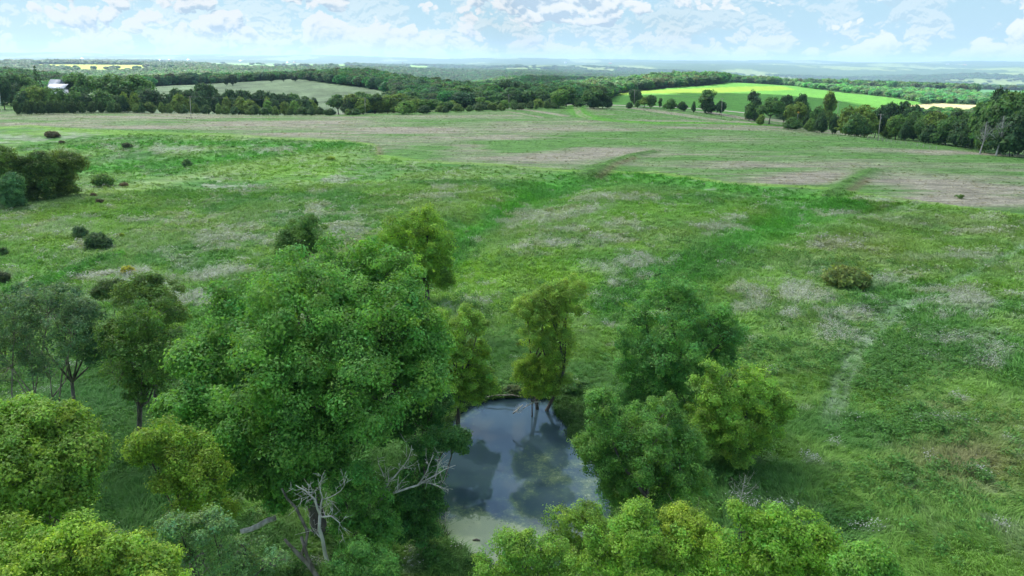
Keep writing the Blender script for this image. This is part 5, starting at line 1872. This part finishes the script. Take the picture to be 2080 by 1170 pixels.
def px_tubes(name, label, cat, ub, db, branches, mat, twigs=0, seed=1, twl=.9, kind_name='trunk', low=None):
    """branches drawn as (u, v, metres in front or behind, radius); returned as one standing thing"""
    r = np.random.default_rng(seed)
    base = polar(ub, db)
    root = empty(name, base)
    mb = MB()
    mt = MB()
    for b in branches:
        P, R = [], []
        for (u, v, off, rad) in b:
            D = ray(u, v)
            t = (base[1] + off) / D[1]
            p = CAM + D * t
            gz = float(H(p[0], p[1]))
            if low is not None or p[2] < gz - .3:
                p[2] = max(p[2], gz + (low or 0))
            P.append(p - base)
            R.append(rad * .78)
        P = np.array(P)
        # bend a little between the drawn points
        F_, G_ = [P[0]], [R[0]]
        for k in range(len(P) - 1):
            m = (P[k] + P[k + 1]) / 2 + r.normal(size=3) * .035 * np.linalg.norm(P[k + 1] - P[k])
            F_ += [m, P[k + 1]]
            G_ += [(R[k] + R[k + 1]) / 2, R[k + 1]]
        mb.tube(F_, G_, 8)
        if twigs:
            F_ = np.array(F_)
            for _ in range(int(twigs * (.4 + .6 * (R[0] < .1)))):
                k = r.integers(1, len(F_))
                s0 = F_[k] * r.random() + 0
                t = r.random()
                s0 = F_[k - 1] * (1 - t) + F_[k] * t
                rad0 = G_[k] * .5
                dv = (F_[k] - F_[k - 1]) / (np.linalg.norm(F_[k] - F_[k - 1]) + 1e-6) * .6 + r.normal(size=3) * .7 + [0, 0, .35]
                dv /= np.linalg.norm(dv)
                L = twl * (.4 + .8 * r.random())
                e = s0 + dv * L
                m = (s0 + e) / 2 + r.normal(size=3) * .07 * L
                mt.tube([s0, m, e], [min(rad0, .035), min(rad0 * .7, .024), .008], 5)
                for _ in range(2):
                    t2 = .4 + .5 * r.random()
                    s2 = s0 * (1 - t2) + e * t2
                    e2 = s2 + (dv * .6 + r.normal(size=3) * .6) * L * .5
                    mt.tube([s2, e2], [.016, .006], 4)
    link(kind_name, mb.mesh(kind_name, mat), root)
    if twigs:
        link('twigs', mt.mesh('twigs', mat), root)['kind'] = 'stuff'
    tag(root, label, cat)
    return root


px_tubes('dead_tree', 'upright bleached dead tree with bare forked twigs, in front of the largest tree', 'dead tree', 672, 34,
         [[(676, 1190, 0, .17), (668, 1150, 0, .15), (655, 1095, 0, .13), (650, 1045, 0, .11)], [(650, 1045, 0, .10), (640, 1015, 0, .07), (618, 995, 0, .045), (600, 985, 0, .02)], [(650, 1045, 0, .08), (655, 1010, .2, .05), (650, 985, .3, .03), (655, 970, .3, .015)],
          [(650, 1050, 0, .08), (672, 1048, -.2, .05), (690, 1062, -.3, .03), (688, 1085, -.3, .012)], [(655, 1015, .2, .05), (680, 1005, .2, .03), (700, 985, .2, .02), (706, 965, .2, .01)], [(625, 1000, 0, .04), (640, 1000, 0, .03), (610, 1020, 0, .015)], [(655, 1095, 0, .06), (640, 1080, .1, .03), (628, 1062, .1, .015)]], M_DEAD, 9, 3, .75)
px_tubes('dead_tree', 'long bleached dead branch fork leaning right towards the pond', 'dead tree', 715, 37,
         [[(715, 1140, 0, .16), (735, 1090, 0, .14), (760, 1040, .1, .12), (775, 1012, .2, .11)], [(775, 1012, .2, .10), (810, 998, .3, .085), (850, 985, .4, .07), (885, 965, .5, .05), (925, 945, .6, .02)], [(775, 1012, .2, .09), (790, 978, .3, .07), (812, 955, .4, .05), (830, 930, .4, .03), (836, 905, .4, .012)],
          [(785, 985, .3, .05), (775, 955, .3, .03), (768, 930, .3, .012)], [(812, 955, .4, .035), (830, 948, .5, .02), (850, 935, .5, .01)], [(860, 980, .4, .04), (885, 985, .2, .03), (910, 995, .1, .012)], [(885, 965, .5, .04), (890, 945, .6, .025), (905, 925, .7, .012)], [(850, 985, .4, .04), (868, 955, .5, .03), (880, 925, .5, .012)]], M_DEAD, 9, 4, .85)
px_tubes('leaning_trunk', 'leaning bare brown trunk below the largest tree, left of the upright dead tree', 'tree trunk', 655, 35.5,
         [[(668, 1200, 0, .2), (640, 1165, 0, .19), (605, 1125, .1, .16), (578, 1095, .2, .10)], [(610, 1130, .1, .12), (625, 1080, .8, .13), (600, 1030, 1.4, .11), (572, 992, 1.8, .08)], [(640, 1165, 0, .16), (612, 1090, .5, .12)]], M_LOG, 0, 5)
px_tubes('fallen_log', 'short pale fallen log lying in the grass left of the leaning trunk', 'log', 525, 41, [[(488, 1080, 0, .20), (525, 1068, .3, .24), (560, 1052, .6, .22)]], M_DEAD, 0, 6, kind_name='log', low=.35)
px_tubes('fallen_log', 'crooked dark fallen branch under the grey-green willow at the bottom', 'log', 420, 36.8,
         [[(340, 1160, -.6, .05), (372, 1150, -.3, .09), (405, 1128, 0, .11), (450, 1108, .3, .12), (490, 1112, .3, .1), (560, 1150, .1, .09)], [(405, 1128, 0, .06), (420, 1155, -.4, .04), (400, 1180, -.8, .02)], [(450, 1108, .3, .07), (420, 1095, .6, .05), (385, 1098, .8, .02)]], M_LOG, 7, 7, .7, 'log', .25)
px_tubes('fallen_branch', 'thin crooked branch lying in the shaded grass near the lower left', 'branch', 245, 39.2, [[(200, 1085, 0, .03), (250, 1100, 0, .05), (285, 1110, 0, .05), (310, 1102, .2, .03)], [(285, 1110, 0, .03), (272, 1125, -.3, .015)]], M_DEAD, 4, 8, .6, 'branch', .12)
px_tubes('stump', 'broken pale grey trunk stub under the left yellow-green tree', 'stump', 98, 39.8, [[(92, 1085, 0, .26), (97, 1062, 0, .22), (100, 1040, 0, .16), (103, 1022, .1, .08)], [(96, 1065, 0, .12), (86, 1052, 0, .06)]], M_DEAD, 0, 9)
px_tubes('driftwood', 'pale broken branch standing out of the water beside the slim willow', 'log', 1052, 56.3, [[(1042, 840, 0, .09), (1052, 832, 0, .10), (1062, 822, .1, .06)], [(1052, 832, 0, .05), (1050, 822, 0, .02)], [(1062, 830, 0, .06), (1082, 818, 1.2, .07), (1098, 816, 1.6, .05)], [(1046, 836, 0, .04), (1058, 838, 0, .02)]], M_DEAD, 3, 10, .5, 'log', .1)
px_tubes('driftwood', 'dark waterlogged branch along the bank under the slim willow', 'log', 1010, 61, [[(985, 808, 0, .07), (1010, 803, .1, .09), (1040, 802, .1, .08), (1062, 806, -.2, .04)]], M_LOG, 3, 12, .6, 'log', .12)
for k, (u, v, lab) in enumerate([(968, 1098, 'small dark piece of wood afloat in the green scum of the pond'), (1150, 1058, 'tiny dark stick afloat near the willow shrub on the near shore')]):
    p = flat(u, v, POND_Z)
    root = empty('floating_wood', (p[0], p[1], POND_Z + .02))
    mb = MB()
    mb.tube([(-.28, 0, .01), (0, .04, .05), (.25, -.02, .03)], [.05, .075, .04], 7)
    link('log', mb.mesh('log', M_LOG), root)
    tag(root, lab, 'wood')

# bare grey trees at the right end of the hedge, and twigs at the foot of the olive tree
for k, (u, vt, w, d, lab) in enumerate([(2023, 231, 30, 318, 'taller of two bare grey trees in front of the dark right-hand trees'), (1990, 243, 26, 322, 'shorter of two bare grey trees in front of the dark right-hand trees')]):
    b = polar(u, d)
    D = ray(u, vt)
    t = d / math.hypot(D[0], D[1])
    h = EYE + D[2] * t - b[2]
    root = empty('dead_tree', b)
    mb = dead_proto(60 + k, 46, 8.0, 3.0, .22)
    o = link('trunk', mb.mesh('trunk', plain_mat('grey_twigs', (.42, .41, .40), .9)), root)
    s_ = h / 8.3
    o.scale = (s_ * .8, s_ * .8, s_)
    tag(root, lab, 'dead tree')
for k, (u, d, h, lab) in enumerate([(1500, 47, 3.2, 'bare twiggy dead sapling at the foot of the olive yellow-green tree'), (905, 41.5, 2.2, 'bare dead twigs standing in the shallow water at the lower left of the pond'), (150, 55, 4.2, 'bare twiggy dead tree under the grey-green willow on the left')]):
    b = polar(u, d)
    root = empty('dead_shrub', b)
    mb = dead_proto(80 + k, 26, 8.0, 4.2, .10)
    o = link('twigs', mb.mesh('twigs', M_DEAD), root)
    o['kind'] = 'stuff'
    o.scale = (h / 8,) * 3
    tag(root, lab, 'dead shrub')

# utility poles
POLES = [(388, 228, 386.5, 195, 445, 'leaning pale utility pole with rubble at its foot in the left of the stubble field', 1),
         (742, 231, 741, 198, 470, 'utility pole in front of the wooded hill behind the left half of the field', 1),
         (1034, 214, 1033.5, 192, 510, 'short-looking utility pole above the field crest near the middle', 1),
         (1288, 205, 1289, 182, 545, 'utility pole beside the shaded crop field and a dark tree', 1),
         (1465, 221, 1467, 199, 480, 'dark utility pole beside the gravel road', 1),
         (1700, 224, 1702, 205, 520, 'pale utility pole with a wide crossarm beyond the hedge', 2),
         (1783, 261, 1789, 231, 352, 'tall pale utility pole leaning right at the field edge beside the fence', 1),
         (3, 194, 1, 170, 560, 'white pole with a box at the far left edge behind the field', 3)]
tops = {}
for k, (ub, vb, ut, vt, d, lab, typ) in enumerate(POLES):
    b = polar(float(ub), d)
    D = ray(ut, vt)
    t = d / math.hypot(D[0], D[1])
    top = CAM + D * t - b
    top[1] = 0
    root = empty('utility_pole', b)
    mb = MB()
    mb.tube([(0, 0, -.5), top * .5, top], [.16, .14, .11], 9)
    link('pole', mb.mesh('pole', M_POLE if typ != 3 else M_WHITE), root)
    if typ in (1, 2):
        wa = 1.2 if typ == 1 else 2.2
        mb = MB()
        mb.box(top * .965 + [0, -.16, 0], (wa * 2, .12, .14))
        arm = link('crossarm', mb.mesh('crossarm', M_POLE, False), root)
        for sx in (-.92, 0.0, .92):
            mb = MB()
            mb.tube([top * .965 + [sx * wa, -.16, .07], top * .965 + [sx * wa, -.16, .30]], [.06, .045], 6)
            link('insulator', mb.mesh('insulator', M_CER), arm)
        if typ == 1:
            mb = MB()
            mb.tube([top * .84 + [.32, -.05, -.45], top * .84 + [.32, -.05, .45]], [.2, .2], 9)
            if k in (1, 6):
                link('transformer', mb.mesh('transformer', M_CONC), root)
    else:
        mb = MB()
        mb.box(top * .5 + [-.55, -.1, 0], (.9, .5, 1.3))
        link('box', mb.mesh('box', M_WHITE, False), root)
    tops[k] = b + top * .965
    tag(root, lab, 'utility pole', 'utility poles')
for a, b in ((0, 1), (1, 2), (2, 3), (3, 4)):
    mb = MB()
    p, q = tops[a], tops[b]
    for sx in (-1.1, 1.1):
        T_ = np.linspace(0, 1, 14)
        P = p[None] * (1 - T_)[:, None] + q[None] * T_[:, None]
        P[:, 2] += .3 - 4 * 1.6 * T_ * (1 - T_)
        P[:, 1] += sx
        mb.tube(P, .018, 4)
    o = link('overhead_wire', mb.mesh('overhead_wire', M_CONC))
    nm_ = {0: 'pair of sagging wires from the leaning pole to the wooded-hill pole', 1: 'pair of sagging wires above the bushes left of the field crest', 2: 'pair of sagging wires above the field track', 3: 'pair of sagging wires above the gravel road'}[a]
    tag(o, nm_, 'wires', 'overhead wires')

# rubble round the leaning pole
b = polar(388.0, 443)
root = empty('rubble_heap', b)
r = np.random.default_rng(5)
for k in range(14):
    mb = MB()
    s_ = .35 + .4 * r.random()
    mb.box((r.normal() * 1.6, r.normal() * .7, s_ * .35), (s_ * 1.6, s_ * 1.2, s_), r.random() * 3, .6)
    link('stone', mb.mesh('stone', M_LOG, False), root)
tag(root, 'low heap of dark stones round the foot of the leaning pole', 'stones')

# road sign
b = polar(1617, 432)
b[2] = float(H(b[0], b[1]))
root = empty('road_sign', b)
D = ray(1617, 226.5)
t = 432 / math.hypot(D[0], D[1])
ht = max(2.2, EYE + D[2] * t - b[2])
mb = MB()
mb.box((0, 0, ht / 2), (.1, .1, ht))
link('post', mb.mesh('post', M_METAL, False), root)
w_ = .62
Vs = [(-w_, 0, 0), (0, 0, -w_), (w_, 0, 0), (0, 0, w_)]
Vf = np.array([(x, -.09, z) for x, _, z in Vs] + [(x, -.06, z) for x, _, z in Vs]) + [0, 0, ht - .5]
link('sign_plate', new_mesh('sign_plate', Vf, [[0, 1, 2, 3], [7, 6, 5, 4], [0, 4, 5, 1], [1, 5, 6, 2], [2, 6, 7, 3], [3, 7, 4, 0]], M_YSIGN), root)
tag(root, 'small yellow diamond road sign on a post among the trees', 'road sign')

# field fence near the tall pole
fp = [polar(1762.0, 356), polar(1800.0, 348), polar(1850.0, 338), polar(1915.0, 325)]
root = empty('wire_fence', fp[0])
pp = []
for a, c in zip(fp[:-1], fp[1:]):
    for t in np.arange(0, 1, .2):
        q = a * (1 - t) + c * t
        q[2] = float(H(q[0], q[1]))
        pp.append(q)
for q in pp:
    mb = MB()
    mb.tube([q - fp[0] + [0, 0, -.3], q - fp[0] + [0, 0, 1.35]], [.09, .075], 6)
    link('post', mb.mesh('post', M_POLE), root)
mb = MB()
for z_ in (.45, .85, 1.2):
    mb.tube(np.array(pp) - fp[0] + [0, 0, z_], .018, 4)
link('wire', mb.mesh('wire', M_CONC), root)
tag(root, 'low post and wire fence along the field edge beside the tall pole', 'fence')


def gable_building(name, label, cat, pos, w, dpt, hw, hr, rz, wall, roof, windows=2):
    root = empty(name, pos)
    root.rotation_euler = (0, 0, rz)
    mb = MB()
    x, y = w / 2, dpt / 2
    V = np.array([(-x, -y, -1), (x, -y, -1), (x, y, -1), (-x, y, -1), (-x, -y, hw), (x, -y, hw), (x, y, hw), (-x, y, hw), (-x, 0, hr), (x, 0, hr)], float)
    Q4 = [[0, 1, 5, 4], [2, 3, 7, 6], [0, 3, 2, 1]]
    T_ = [[4, 8, 7], [5, 6, 9]]
    Q4 += [[3, 0, 4, 7], [1, 2, 6, 5]]
    link('wall', new_mesh('wall', V, [np.array(Q4), np.array(T_)], wall), root)
    for sy in (-1, 1):
        ov = .5
        sl_ = (hr - hw) / y
        e = [(-x - ov, sy * (y + ov), hw - sl_ * ov), (x + ov, sy * (y + ov), hw - sl_ * ov), (x + ov, 0, hr), (-x - ov, 0, hr)]
        Vr = np.array([(a, b_, c + .05) for a, b_, c in e] + [(a, b_, c + .27) for a, b_, c in e])
        link('roof', new_mesh('roof', Vr, [[0, 1, 2, 3], [7, 6, 5, 4], [0, 4, 5, 1], [1, 5, 6, 2], [2, 6, 7, 3], [3, 7, 4, 0]], roof), root)
    for q in range(windows):
        mb = MB()
        mb.box((-x + w * (q + .5) / windows, -y - .03, hw * .55), (min(1.2, w / windows * .4), .1, min(1.4, hw * .4)))
        link('window', mb.mesh('window', M_GLASS, False), root)
    tag(root, label, cat)
    return root


def top_h(u, vt, d, base):
    D = ray(u, vt)
    t = d / math.hypot(D[0], D[1])
    return EYE + D[2] * t - base[2]


b = polar(124.0, 640)
hh = top_h(120, 162, 640, b)
gable_building('farm_shed', 'blue-grey gabled farm shed among the trees at the far left', 'shed', b, 13.5, 10, hh * .62, hh, math.radians(-28), M_WALLG, M_SLATE, 3)
b2 = polar(124.0, 624)
hh2 = top_h(124, 171.5, 624, b2)
root = empty('lean_to', b2)
mb = MB()
mb.box((0, 0, hh2 * .4 - .5), (12.5, 5, hh2 * .8))
link('wall', mb.mesh('wall', M_WHITE, False), root)
mb = MB()
Vr = np.array([(-6.8, -3.2, hh2 * .83), (6.8, -3.2, hh2 * .83), (6.8, 3, hh2), (-6.8, 3, hh2)])
Vr = np.vstack([Vr, Vr + [0, 0, .25]])
link('roof', new_mesh('roof', Vr, [[3, 2, 1, 0], [4, 5, 6, 7], [0, 1, 5, 4], [1, 2, 6, 5], [2, 3, 7, 6], [3, 0, 4, 7]], M_METAL), root)
mb = MB()
mb.box((-3, -2.53, hh2 * .35), (2.6, .1, hh2 * .5))
link('door', mb.mesh('door', M_WALLG, False), root)
tag(root, 'low annex with shiny white metal roof in front of the blue-grey shed', 'shed')

FARMS = [(828, 135.5, 24, 14, 8, 'white', 'long white farm building beside the dark silo on the horizon plain'), (800, 134.5, 14, 10, 7, 'red', 'reddish farm barn left of the dark silo'), (808, 133.5, 12, 9, 7, 'white', 'small white farmhouse just left of the dark silo'),
         (793, 135, 12, 9, 6, 'white', 'pale small barn at the left end of the farm with the silo'),
         (168, 121.5, 40, 22, 14, 'white', 'distant white barn near the horizon above the left yellow field'), (278, 123.5, 42, 22, 14, 'red', 'distant orange-red barn of the left horizon village'), (292, 124.5, 30, 20, 12, 'white', 'distant white barn just right of the orange-red barn'),
         (328, 124.8, 36, 20, 12, 'white', 'distant white house in the middle of the left horizon village'), (345, 124.2, 26, 20, 14, 'red', 'small distant red barn at the right of the left horizon village'), (384, 124, 34, 20, 12, 'white', 'distant white house standing alone right of the horizon village'),
         (490, 126, 36, 22, 12, 'white', 'distant pale barn on the horizon above the bright green fields'), (585, 129, 30, 20, 10, 'white', 'distant pale shed at the top of the bright green fields'), (598, 128.5, 24, 18, 10, 'red', 'distant reddish shed at the top of the bright green fields'),
         (1149, 129, 34, 24, 15, 'white', 'distant white house on the wooded plain right of the middle'), (1240, 130.5, 40, 22, 12, 'red', 'distant reddish barn on the horizon above the valley wood'), (1925, 132, 40, 20, 10, 'white', 'distant pale farm building on the right horizon ridge'),
         (1960, 132.5, 44, 20, 10, 'red', 'distant reddish farm building on the right horizon ridge')]
for (u, v, w, dp, h, c, lab) in FARMS:
    p = unproj([u], [v], dmin=2000, dmax=11000)[0]
    gable_building('farm_building', lab, 'farm building', p, w, dp, h * .6 + 3, h + 5, math.radians(12), M_WHITE if c == 'white' else M_RED, M_METAL if c == 'white' else plain_mat('rust_roof', (.55, .24, .13), .6), 2)['group'] = 'far-off farm buildings'
p = unproj([818.5], [135.5], dmin=2000, dmax=9000)[0]
root = empty('silo', p)
px1 = math.hypot(p[0], p[1]) / F
mb = MB()
hs = 9 * px1
mb.tube([(0, 0, -1), (0, 0, hs * .9)], [px1 * .9, px1 * .9], 14)
link('tower', mb.mesh('tower', M_CONC), root)
mb = MB()
mb.tube([(0, 0, hs * .9), (0, 0, hs * .96), (0, 0, hs)], [px1 * .92, px1 * .7, px1 * .15], 14)
link('cap', mb.mesh('cap', M_METAL), root)
tag(root, 'dark upright farm silo on the plain beyond the wooded hill', 'silo')
